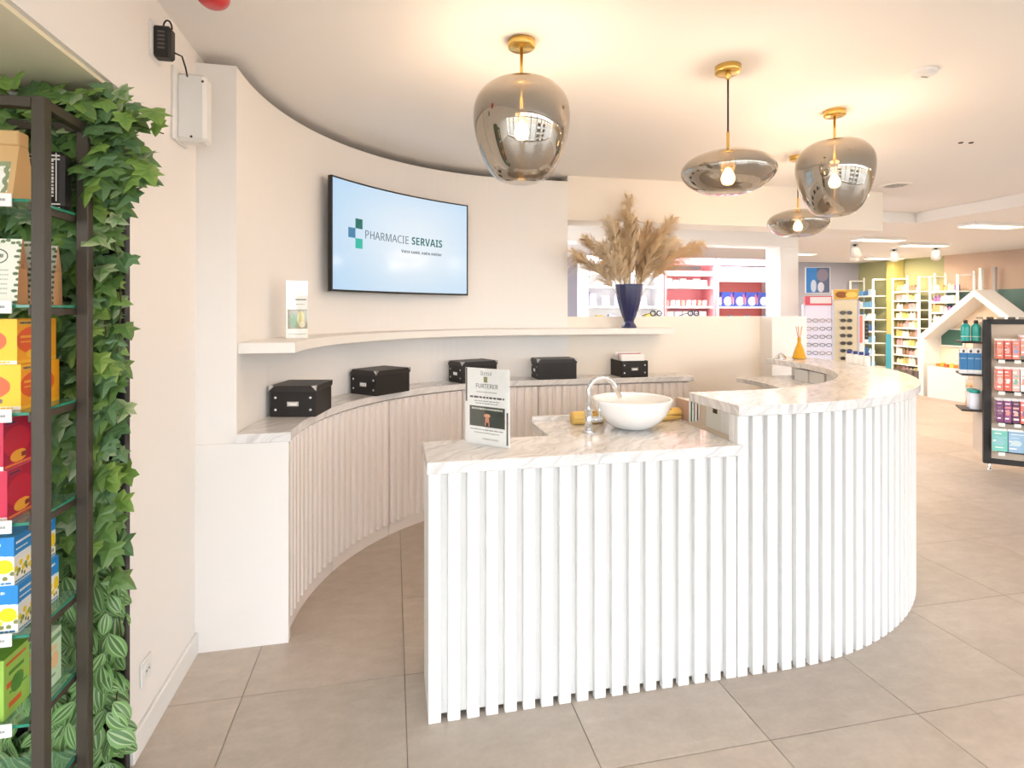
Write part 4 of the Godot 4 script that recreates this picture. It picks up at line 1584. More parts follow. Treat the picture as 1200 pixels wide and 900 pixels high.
# ---------------------------------------------------------------- small things on the left wall
func build_wall_things() -> void:
	var a := thing("alarm_box", "white plastic alarm box on the left wall below the ceiling", "alarm box", V(-0.76, 2.10, 2.40))
	var st := mk()
	cbox(st, Vector3(-0.003, 0.135, 0), Vector3(0.108, 0.26, 0.08), 0.012)
	obj("housing", st, M.white, a)
	st = mk()
	cbox(st, Vector3(-0.054, 0.14, 0.0), Vector3(0.012, 0.28, 0.14), 0.003)
	obj("back_plate", st, M.white, a)
	st = mk(true)
	lathe(st, [Vector2(0.005, 0), Vector2(0.004, 0.002), Vector2(0, 0.003)], 10)
	var sc := mesh_of(st)
	for q in [[0.04, 0.235], [0.0, 0.02]]:
		var o := part("screw", sc, M.ink, a, Vector3(q[0], q[1], 0.0405))
		o.rotation.x = PI / 2
	var c := thing("wall_camera", "small black camera unit on the left wall above the alarm box", "camera", V(-0.79, 2.335, 2.18))
	st = mk()
	cbox(st, Vector3(0.0, 0.055, 0), Vector3(0.06, 0.11, 0.05), 0.008)
	obj("housing", st, M.black, c)
	for k in 5:
		st = mk()
		cbox(st, Vector3(0.0, 0.03 + k * 0.014, 0.0255), Vector3(0.022, 0.006, 0.002), 0.0005)
		obj("contact", st, mat(rgb(92, 88, 84), 0.5), c)
	var pts := []
	for i in 11:
		var t := PI * i / 10.0
		pts.append(Vector3(0.012 - 0.014 * cos(t), 0.108 + 0.03 * sin(t), 0))
	st = mk(true)
	tube(st, pts, 0.003, 8)
	obj("cable_loop", st, M.black, c)
	st = mk(true)
	tube(st, [Vector3(0.03, 0.03, -0.01), Vector3(0.048, 0.028, -0.03), Vector3(0.05, 0.0, -0.06), Vector3(0.046, -0.02, -0.09)], 0.003, 8)
	obj("cable", st, M.black, c)
	st = mk()
	cbox(st, Vector3(-0.027, 0.055, 0), Vector3(0.006, 0.13, 0.09), 0.002)
	obj("mounting_plate", st, M.white, c)
	var s := thing("socket", "white wall socket low on the left wall above the baseboard", "socket", V(-0.8195, 0.20, 2.10))
	st = mk()
	cbox(st, Vector3(0.004, 0.04, 0), Vector3(0.008, 0.08, 0.08), 0.003)
	obj("plate", st, M.white, s)
	st = mk(true)
	lathe(st, [Vector2(0.021, 0.0), Vector2(0.021, 0.003), Vector2(0.018, 0.0015), Vector2(0, 0.0015)], 24)
	var ring := obj("socket_ring", st, M.white, s, Vector3(0.008, 0.04, 0))
	ring.rotation.z = -PI / 2
	for z in [-0.0095, 0.0095]:
		st = mk()
		cbox(st, Vector3(0.0105, 0.04, z), Vector3(0.001, 0.006, 0.006), 0.0003)
		obj("pin_hole", st, M.ink, s)
	# red lamp hanging from the ceiling
	var r := thing("signal_lamp", "glossy red domed signal lamp hanging from the ceiling", "lamp", V(-0.575, 2.44, 1.99))
	part("dome", lathed(smooth_profile([Vector2(0, 0), Vector2(0.028, 0.004), Vector2(0.047, 0.022), Vector2(0.05, 0.05), Vector2(0.05, 0.085)], 4), 32), M.red, r)
	part("mount", lathed([Vector2(0.053, 0.084), Vector2(0.053, 0.1098), Vector2(0, 0.1098)], 32), M.red, r)

# ---------------------------------------------------------------- product rack on the right
func build_right_rack() -> void:
	# panel runs from its post at (5.29, 4.10) towards the right; +x of the rack's own axes follows the panel, +z faces the room
	var ang := Vector2(0.74, -0.67).angle()
	var at := V(5.30, 0, 4.09)
	var r := thing("gondola", "black framed product gondola with hooks and side shelves on the right", "display rack", at, ang)
	var W := 0.95
	var st := mk()
	for x in [0.0, W]:
		st = mk()
		cbox(st, Vector3(x, 0.715, 0), Vector3(0.055, 1.31, 0.05), 0.003)
		obj("post", st, M.black, r)
	for y in [0.085, 1.35]:
		st = mk()
		cbox(st, Vector3(W / 2, y, 0), Vector3(W, 0.045, 0.05), 0.003)
		obj("rail", st, M.black, r)
	st = mk()
	cbox(st, Vector3(W / 2, 0.72, -0.012), Vector3(W - 0.05, 1.23, 0.012), 0.002)
	obj("panel", st, mat(rgb(206, 190, 172), 0.7), r)
	for x in [0.3, 0.62]:
		st = mk()
		cbox(st, Vector3(x, 0.5, 0.008), Vector3(0.03, 0.82, 0.02), 0.002)
		obj("upright", st, M.black, r)
	for x in [0.02, W - 0.02]:
		part("foot", lathed([Vector2(0.0, 0.0), Vector2(0.02, 0.0), Vector2(0.02, 0.008), Vector2(0.008, 0.012), Vector2(0.008, 0.064)], 14), M.steel, r, Vector3(x, 0, 0))
	for k in 14:
		st = mk()
		cbox(st, Vector3(-0.05 + k * 0.075, 1.382, -0.01), Vector3(0.05, 0.02, 0.02), 0.002)
		obj("top_tag", st, mat(rgb(90, 82, 72) if k % 2 else rgb(170, 160, 145), 0.6), r)
	var rows := [1.08, 0.80, 0.52, 0.26]
	for y in rows:
		st = mk()
		cbox(st, Vector3(W / 2 + 0.02, y - 0.075, 0.03), Vector3(W - 0.1, 0.02, 0.03), 0.002)
		obj("hook_bar", st, M.black, r)
	var b := Basis(Vector3.UP, ang)
	# packs hanging in rows
	var cols := [[rgb(226, 120, 92), rgb(214, 96, 80), rgb(236, 140, 120), rgb(240, 160, 150), rgb(120, 130, 190)], [rgb(240, 130, 110), rgb(232, 110, 92), rgb(244, 190, 180), rgb(236, 236, 236), rgb(80, 170, 150)], [rgb(120, 60, 110), rgb(140, 74, 130), rgb(100, 50, 90), rgb(236, 120, 110), rgb(240, 170, 160)], [rgb(120, 200, 190), rgb(150, 190, 220), rgb(110, 190, 200), rgb(190, 220, 230), rgb(120, 180, 190)]]
	var cn := [["coral", "brick red", "salmon", "pale pink", "lilac blue"], ["orange red", "vermilion", "rose", "white", "green"], ["plum", "mauve", "dark purple", "coral pink", "blush"], ["mint", "sky blue", "aqua", "ice blue", "sea green"]]
	var names := ["%s toothbrush pack on the top row of the gondola", "%s brush pack on the second row of the gondola", "%s brush pack on the third row of the gondola", "clear cotton bag with %s label on the lowest row of the gondola"]
	for i in 4:
		var n := 7 if i < 3 else 4
		var w := 0.05 if i < 3 else 0.105
		var h := 0.2 if i < 3 else 0.19
		if i == 0:
			h = 0.17
		for k in n:
			var fm := textured(mix_print(cols[i][k % 5], Color(0.97, 0.95, 0.94), cols[i][(k + 2) % 5].lerp(Color(0.9, 0.9, 0.9), 0.3), 60 + i * 7 + k), 0.35)
			for z in 2:
				if i == 3 and z > 0:
					continue
				var p := thing("hanging_pack", (names[i] % cn[i][k % 5]) + (" further along" if k > 4 else "") + ("" if z == 0 else ", rear one"), "pack", at + b * Vector3(0.068 + k * (w + 0.004), rows[i] - 0.06 + (0.035 if i == 0 and k > 2 else 0.0), 0.10 - z * 0.05), ang, "packs on row %d of the gondola" % (i + 1))
				part("blister", carton(Vector3(w - 0.002, h * 0.94, 0.028), fm, fm, fm), null, p, Vector3(0, 0.002, 0.016))
				st = mk()
				cbox(st, Vector3(0, h / 2 + 0.01, 0.0), Vector3(w, h, 0.002), 0.0006)
				obj("backing_card", st, M.paper, p)
				if k % 2 == 0 and z == 0:
					st = mk()
					cbox(st, Vector3(0.01, -0.02, 0.035), Vector3(0.045, 0.03, 0.002), 0.0006)
					obj("price_tag", st, M.paper, p)
	# side shelves with bottles and cartons
	var heights := [1.165, 0.865, 0.535]
	for y in heights:
		st = mk()
		cbox(st, Vector3(-0.105, y - 0.01, -0.16), Vector3(0.15, 0.016, 0.32), 0.002)
		obj("side_shelf", st, M.black, r)
	st = mk()
	cbox(st, Vector3(-0.013, 0.72, -0.26), Vector3(0.012, 1.25, 0.46), 0.002)
	obj("side_panel", st, mat(rgb(206, 190, 172), 0.7), r)
	var teal := mat(rgb(44, 168, 158), 0.1)
	for k in 2:
		var p := thing("mouthwash_bottle", "teal mouthwash bottle on the upper side shelf, " + ["next to the black post", "at the shelf's outer edge"][k], "bottle", at + b * Vector3(-0.066 - 0.076 * k, 1.1655, -0.06), ang, "teal bottles on the gondola")
		part("flask", lathed(smooth_profile([Vector2(0, 0), Vector2(0.034, 0.001), Vector2(0.036, 0.02), Vector2(0.036, 0.13), Vector2(0.024, 0.155), Vector2(0.013, 0.165), Vector2(0, 0.166)], 4), 18), teal, p)
		part("cap", lathed([Vector2(0, 0.165), Vector2(0.016, 0.165), Vector2(0.015, 0.195), Vector2(0, 0.196)], 14), M.ink, p)
		part("label", lathed([Vector2(0.0365, 0.04), Vector2(0.0365, 0.11)], 18), mat(rgb(160, 210, 205), 0.4), p)
	var bim := blank(32, 64, rgb(32, 116, 176))
	bim.fill_rect(Rect2i(0, 0, 32, 12), rgb(240, 240, 240))
	bim.fill_rect(Rect2i(0, 54, 32, 10), rgb(236, 240, 242))
	disc(bim, 16, 7, 6, 4, rgb(70, 60, 60))
	bars(bim, 4, 24, 24, 3, rgb(200, 220, 235))
	var bmat := textured(bim, 0.4)
	var bmesh := carton(Vector3(0.051, 0.235, 0.06), bmat, bmat, M.paper)
	for k in 3:
		single("blue_carton", bmesh, null, at + b * Vector3(-0.058 - 0.053 * k, 0.8655, -0.05), "tall blue and white carton on the middle side shelf, " + ["next to the post", "in the middle of three", "at the outer edge"][k], "carton", "blue cartons on the gondola", ang)
	for k in 2:
		var p := thing("lotion_tub", "white tub with teal lid on the lowest side shelf, " + ["front one", "rear one"][k], "tub", at + b * Vector3(-0.075, 0.5355, -0.07 - 0.1 * k), ang, "white tubs on the gondola")
		part("tub", lathed([Vector2(0, 0), Vector2(0.038, 0), Vector2(0.04, 0.004), Vector2(0.04, 0.15), Vector2(0, 0.15)], 18), mat(rgb(222, 226, 236), 0.4), p)
		part("lid", lathed([Vector2(0, 0.15), Vector2(0.041, 0.15), Vector2(0.04, 0.178), Vector2(0, 0.18)], 18), teal, p)

# ---------------------------------------------------------------- children's play house
func build_playhouse() -> void:
	# gable front in the plane u = 8.85, facing -u; own axes: +x runs towards the viewer's right (decreasing v), +z faces the room
	var turn := -PI / 2
	var at := V(8.82, 0, 7.0)
	var h := thing("play_house", "white gabled children's play house with an open front", "play house", at, turn)
	var W := 0.93
	var eave := 1.02
	var ridge := 1.78
	var D := 0.38
	var T := 0.085
	var st := mk()
	var drop := T * 0.55
	for e in [-1.0, 1.0]:
		st = mk()
		prism(st, [Vector2(e * W, 0), Vector2(e * W, eave), Vector2(e * (W - T), eave - drop), Vector2(e * (W - T), 0)], 0, D, 0.003)
		var sw := obj("side_wall", st, M.white, h, Vector3(0, 0, -D))
		sw.rotation.x = PI / 2
		st = mk()
		prism(st, [Vector2(e * W, eave), Vector2(0, ridge), Vector2(0, ridge - T * 1.3), Vector2(e * (W - T), eave - drop)], 0, D, 0.0)
		var rf := obj("roof", st, M.white, h, Vector3(0, 0, -D))
		rf.rotation.x = PI / 2
	st = mk()
	cbox(st, Vector3(0, eave / 2, -D + 0.01), Vector3(W * 2 - 0.02, eave, 0.02), 0.002)
	face(st, [Vector3(-W + 0.05, eave - 0.02, -D + 0.02), Vector3(W - 0.05, eave - 0.02, -D + 0.02), Vector3(0, ridge - 0.08, -D + 0.02)], Vector3(0, 1.2, -D - 1))
	obj("back_wall", st, mat(rgb(226, 208, 184), 0.7), h)
	# things inside: board, table, toys, chair
	var bd := thing("chalkboard", "dark green framed chalkboard on the back wall of the play house", "chalkboard", at + V(0.335, 0.84, 0.61), turn)
	st = mk()
	cbox(st, Vector3(0, 0.16, 0.012), Vector3(0.40, 0.30, 0.02), 0.003)
	obj("frame", st, M.white, bd)
	st = mk()
	cbox(st, Vector3(0, 0.16, 0.023), Vector3(0.36, 0.26, 0.006), 0.001)
	obj("board", st, mat(rgb(52, 92, 80), 0.5), bd)
	var tb := thing("play_table", "low white play table inside the play house", "table", at + V(0.12, 0, 0.42), turn)
	st = mk()
	cbox(st, Vector3(0, 0.51, 0), Vector3(0.64, 0.02, 0.32), 0.003)
	obj("top", st, M.white, tb)
	st = mk()
	cbox(st, Vector3(0, 0.25, 0.15), Vector3(0.64, 0.5, 0.018), 0.003)
	obj("front_panel", st, M.white, tb)
	for x in [-0.31, 0.31]:
		st = mk()
		cbox(st, Vector3(x, 0.25, 0), Vector3(0.018, 0.5, 0.28), 0.003)
		obj("side_panel", st, M.white, tb)
	rng.seed = 5
	for k in 7:
		var oc: Color = [rgb(232, 120, 40), rgb(240, 160, 60), rgb(206, 88, 50), rgb(222, 196, 90)][k % 4]
		single("toy_block", boxmesh(Vector3(0.06 + 0.02 * (k % 3), 0.05 + 0.02 * (k % 2), 0.06), 0.006), mat(oc, 0.5), at + V(0.08, 0.5205, 0.64 - k * 0.075), ["bright orange", "amber", "brick red", "pale yellow"][k % 4] + " toy block on the play table", "toy", "toy blocks on the play table", rng.randf() * 0.6)
	var ch := thing("child_chair", "small wooden child's chair beside the play table", "chair", at + V(0.0, 0, -0.12), turn + 0.3)
	var wood := mat(rgb(214, 170, 120), 0.6)
	st = mk()
	cbox(st, Vector3(0, 0.31, 0), Vector3(0.3, 0.025, 0.28), 0.008)
	obj("seat", st, wood, ch)
	st = mk()
	cbox(st, Vector3(-0.14, 0.5, 0), Vector3(0.02, 0.22, 0.28), 0.008)
	obj("backrest", st, M.white, ch)
	for q in [[-1, -1], [1, -1], [-1, 1], [1, 1]]:
		st = mk(true)
		tube(st, [Vector3(q[0] * 0.15, 0.0, q[1] * 0.14), Vector3(q[0] * 0.1, 0.3, q[1] * 0.09)], 0.014, 10)
		obj("leg", st, wood, ch)

# ---------------------------------------------------------------- eyewear stands behind the bar
func build_eyewear() -> void:
	# [centre, width, height, label]
	var frames := [rgb(60, 52, 48), rgb(120, 96, 70), rgb(88, 70, 92), rgb(50, 60, 90), rgb(150, 120, 90)]
	var gl := mk(true)
	# one pair of glasses, 0.13 wide, seen from the front: two rims, a bridge, two temples
	for s in [-1.0, 1.0]:
		var ring := []
		for i in 13:
			var t := TAU * i / 12.0
			ring.append(Vector3(s * 0.033 + 0.026 * cos(t), 0.019 * sin(t), 0))
		tube(gl, ring, 0.0032, 5)
		tube(gl, [Vector3(s * 0.059, 0.008, 0), Vector3(s * 0.062, 0.008, -0.05)], 0.002, 5)
	tube(gl, [Vector3(-0.008, 0.004, 0), Vector3(0.008, 0.004, 0)], 0.0025, 5)
	var glasses := mesh_of(gl)
	var lm := mk()
	cbox(lm, Vector3.ZERO, Vector3(0.042, 0.03, 0.002), 0.0006)
	var lens_mesh := mesh_of(lm)
	var stand := func(at: Vector3, turn: float, w: float, h: float, label: String, back: Color, nx: int, ny: int, y0: float, dy: float, grp: String, lbl: String, lens: bool):
		var s := thing("eyewear_stand", label, "display stand", at, turn)
		var st := mk()
		cbox(st, Vector3(0, h / 2 + 0.02, 0), Vector3(w, h, 0.05), 0.004)
		obj("panel", st, mat(back, 0.5), s)
		st = mk()
		cbox(st, Vector3(0, 0.02, 0), Vector3(w + 0.02, 0.04, 0.30), 0.004)
		obj("base", st, M.white, s)
		for x in [-1, 1]:
			st = mk()
			cbox(st, Vector3(x * (w / 2 + 0.01), h / 2, 0), Vector3(0.02, h, 0.07), 0.003)
			obj("edge_strip", st, mat(rgb(200, 200, 214), 0.5), s)
		var b := Basis(Vector3.UP, turn)
		for j in ny:
			for i in nx:
				var x := (i - (nx - 1) / 2.0) * (w / nx)
				var p := at + b * Vector3(x, y0 + j * dy, 0.06)
				var gs := thing("glasses", lbl + ", %s row from the bottom" % ["first", "second", "third", "fourth", "fifth", "sixth", "seventh", "eighth", "ninth", "tenth"][j], "glasses", p, turn, grp)
				part("frame", glasses, M["gl%d" % ((i * 3 + j * 2) % 5)], gs)
				if lens:
					for e in [-1.0, 1.0]:
						part("lens", lens_mesh, M.lens, gs, Vector3(e * 0.033, 0, 0))
		return s
	for k in 5:
		M["gl%d" % k] = mat(frames[k], 0.4)
	M.lens = mat(rgb(58, 52, 46), 0.1)
	var turn := deg_to_rad(-28.0)
	var s1: Node3D = stand.call(V(4.64, 0, 5.40), turn, 0.27, 1.52, "pale reading glasses stand with a poster and red frame on top", rgb(226, 222, 236), 2, 9, 0.62, 0.09, "glasses on the pale stand", "small dark glasses on the pale stand", false)
	var im := blank(64, 80, rgb(84, 92, 118))
	im.fill_rect(Rect2i(0, 0, 30, 80), rgb(34, 116, 186))
	disc(im, 44, 24, 16, 20, rgb(128, 116, 128))
	disc(im, 20, 58, 8, 20, rgb(190, 200, 214))
	disc(im, 40, 62, 9, 16, rgb(206, 206, 214))
	var st := mk()
	cbox(st, Vector3(0, 1.79, 0), Vector3(0.25, 0.29, 0.012), 0.002)
	obj("poster_board", st, M.white, s1)
	st = mk()
	quad(st, Vector3(-0.118, 1.93, 0.0068), Vector3(0.118, 1.93, 0.0068), Vector3(0.118, 1.65, 0.0068), Vector3(-0.118, 1.65, 0.0068))
	obj("poster", st, textured(im, 0.4), s1)
	st = mk()
	cbox(st, Vector3(0, 1.56, 0.02), Vector3(0.27, 0.1, 0.05), 0.003)
	obj("header", st, mat(rgb(206, 70, 84), 0.4), s1)
	st = mk()
	cbox(st, Vector3(0.02, 1.565, 0.047), Vector3(0.21, 0.07, 0.006), 0.001)
	obj("header_card", st, mat(rgb(232, 214, 214), 0.5), s1)
	var s2: Node3D = stand.call(V(4.985, 0, 5.39), turn, 0.24, 1.56, "cream sunglasses stand with a golden header beside the pale stand", rgb(236, 222, 188), 1, 10, 0.66, 0.085, "sunglasses on the cream stand", "dark sunglasses on the cream stand", true)
	im = blank(64, 24, rgb(226, 178, 70))
	disc(im, 20, 12, 16, 8, rgb(150, 90, 40))
	disc(im, 46, 12, 14, 7, rgb(246, 214, 110))
	st = mk()
	quad(st, Vector3(-0.13, 1.685, 0.0605), Vector3(0.13, 1.685, 0.0605), Vector3(0.115, 1.575, 0.0405), Vector3(-0.115, 1.575, 0.0405))
	obj("header_print", st, textured(im, 0.4), s2)
	st = mk()
	cbox(st, Vector3(0, 1.63, 0.0), Vector3(0.25, 0.12, 0.07), 0.003)
	obj("header", st, M.white, s2)
	# promotional stand with a coral panel, and a black price board
	var p := thing("promotion_stand", "white floor stand with a coral panel behind the bar", "display stand", V(5.68, 0, 5.95), turn)
	st = mk()
	cbox(st, Vector3(0, 0.7, 0), Vector3(0.15, 1.4, 0.08), 0.004)
	obj("body", st, M.white, p)
	st = mk()
	cbox(st, Vector3(0.0, 1.22, 0.042), Vector3(0.1, 0.34, 0.006), 0.001)
	obj("coral_panel", st, mat(rgb(238, 128, 112), 0.5), p)
	var pb := thing("letter_board", "small black letter board on a stand between coral stand and blue shelves", "board", V(5.93, 0, 6.1), turn)
	st = mk()
	cbox(st, Vector3(0, 1.2, 0), Vector3(0.1, 0.24, 0.02), 0.003)
	obj("board", st, M.black, pb)
	st = mk()
	cbox(st, Vector3(0, 0.54, -0.02), Vector3(0.03, 1.08, 0.02), 0.003)
	obj("post", st, M.steel, pb)
	st = mk()
	cbox(st, Vector3(0, 0.01, 0), Vector3(0.2, 0.02, 0.2), 0.003)
	obj("base", st, M.steel, pb)
	for r in 4:
		for c in 3:
			st = mk()
			cbox(st, Vector3(-0.03 + 0.03 * c, 1.12 + 0.05 * r, 0.011), Vector3(0.02, 0.025, 0.002), 0.0004)
			obj("letter_tile", st, mat(rgb(96, 92, 88), 0.5), pb)

# ---------------------------------------------------------------- lit wall shelves at the far right
func build_far_shelves() -> void:
	# bays stand along the right wall, facing -u; own axes: +x towards decreasing v, +z towards the room
	var bays := [
		[9.55, 0.64, 8, "blue", [rgb(96, 162, 210), rgb(60, 112, 170), rgb(190, 218, 234), rgb(236, 240, 244), rgb(120, 180, 214)]],
		[8.30, 0.62, 11, "pale", [rgb(240, 232, 200), rgb(206, 196, 120), rgb(236, 236, 232), rgb(150, 122, 96), rgb(206, 160, 164)]],
		[7.22, 0.56, 10, "cream", [rgb(240, 228, 206), rgb(224, 160, 110), rgb(226, 186, 180), rgb(140, 96, 156), rgb(236, 236, 236)]],
	]
	bays[0][0] = 9.36
	bays[1][0] = 8.49
	bays[2][0] = 7.84
	var wm := mat(rgb(244, 244, 240), 0.4)
	rng.seed = 404
	var shapes := {}
	var ordinal := ["first", "second", "third", "fourth", "fifth", "sixth", "seventh", "eighth", "ninth", "tenth", "eleventh"]
	for bi in 3:
		var q: Array = bays[bi]
		var v: float = q[0]
		var w: float = q[1]
		var u := 9.38 + (9.8 - v) * 0.13 - 0.06
		var turn := -PI / 2 - 0.13
		var at := V(u, 0, v)
		var b := Basis(Vector3.UP, turn)
		var bay := thing("wall_shelf_bay", "white lit wall shelf bay of %s products along the far wall" % q[3], "shelf bay", at, turn)
		for s in [-1, 1]:
			for z in [0.0, 0.30]:
				var st := mk()
				var top := 2.12 if z == 0.0 else 2.06
				cbox(st, Vector3(s * w / 2, top / 2, z), Vector3(0.03, top, 0.03), 0.002)
				obj("upright", st, wm, bay)
			var st2 := mk()
			cbox(st2, Vector3(s * w / 2, 2.05, 0.15), Vector3(0.03, 0.025, 0.28), 0.002)
			obj("top_arm", st2, wm, bay)
		var n: int = q[2]
		var colors: Array = q[4]
		var names: Array = [["sky blue", "blue", "ice blue", "white", "light blue"], ["ivory", "olive yellow", "off-white", "brown", "dusty pink"], ["cream", "orange", "blush", "violet", "white"]][bi]
		for j in n:
			var y := 0.14 + j * (1.83 / n)
			var st := mk()
			cbox(st, Vector3(0, y - 0.01, 0.16), Vector3(w - 0.03, 0.018, 0.30), 0.002)
			obj("shelf_board", st, wm, bay)
			st = mk()
			cbox(st, Vector3(0, y - 0.012, 0.316), Vector3(w - 0.03, 0.03, 0.006), 0.001)
			obj("price_rail", st, M.paper, bay)
			var k := int(w / 0.078)
			for i in k:
				var ci := (i / 2 + j * 2 + bi) % 5
				var round_one := (j + i / 3) % 2 == 0
				var ph := 0.09 + 0.045 * rng.randf()
				var key := "%s%d" % [round_one, int(ph * 100)]
				if not shapes.has(key):
					shapes[key] = lathed([Vector2(0, 0), Vector2(0.029, 0), Vector2(0.031, 0.006), Vector2(0.031, ph * 0.68), Vector2(0.015, ph * 0.8), Vector2(0.015, ph), Vector2(0, ph)], 12) if round_one else boxmesh(Vector3(0.066, ph, 0.05), 0.003)
				var mk_key := "fp%d_%d" % [bi, ci]
				if not M.has(mk_key):
					M[mk_key] = mat(colors[ci], 0.45)
				var p := at + b * Vector3((i - (k - 1) / 2.0) * 0.074, y + 0.0005, 0.25)
				single("bottle" if round_one else "carton", shapes[key], M[mk_key], p, "%s %s on the %s board from the floor in the %s wall bay" % [names[ci], "bottle" if round_one else "carton", ordinal[j], q[3]], "bottle" if round_one else "carton", "%s %s of the %s wall bay" % [names[ci], "bottles" if round_one else "cartons", q[3]], turn)
	# four dark tubs on the floor shelf by the play house
	for k in 4:
		single("dark_canister", lathed([Vector2(0, 0), Vector2(0.06, 0), Vector2(0.062, 0.01), Vector2(0.062, 0.36), Vector2(0.05, 0.38), Vector2(0, 0.38)], 16), mat(rgb(86, 80, 76), 0.5), V(9.10, 0.0, 8.62 - 0.14 * k), "dark tall canister before the pale wall bay, %s from the painted column" % ["first", "second", "third", "fourth"][k], "canister", "dark canisters before the pale bay")
	# painted column between the first two bays
	var st := mk()
	prism(st, [Vector2(9.25, 8.99), Vector2(9.5, 8.99), Vector2(9.5, 8.85), Vector2(9.27, 8.85)], 0, 2.428)
	struct("column_painted", st, mat(rgb(180, 172, 102), 0.7))
	st = mk()
	prism(st, [Vector2(9.242, 8.995), Vector2(9.252, 8.995), Vector2(9.272, 8.845), Vector2(9.262, 8.845)], 0, 1.0)
	struct("trim_4", st, mat(rgb(70, 156, 176), 0.7))
	# tall bare uprights past the play house
	for k in 2:
		var pu := thing("shelf_post", ["tall white bare shelf post rising behind the play house roof", "tall grey bare shelf post at the ridge of the play house"][k], "post", V(9.55 + 0.02 * k, 0, 7.46 - 0.2 * k))
		st = mk()
		cbox(st, Vector3(0, 1.08, 0), Vector3(0.05, 2.16, 0.05), 0.003)
		obj("post", st, [wm, mat(rgb(168, 164, 158), 0.5)][k], pu)
		st = mk()
		cbox(st, Vector3(0, 0.006, 0), Vector3(0.1, 0.012, 0.1), 0.002)
		obj("foot", st, wm, pu)

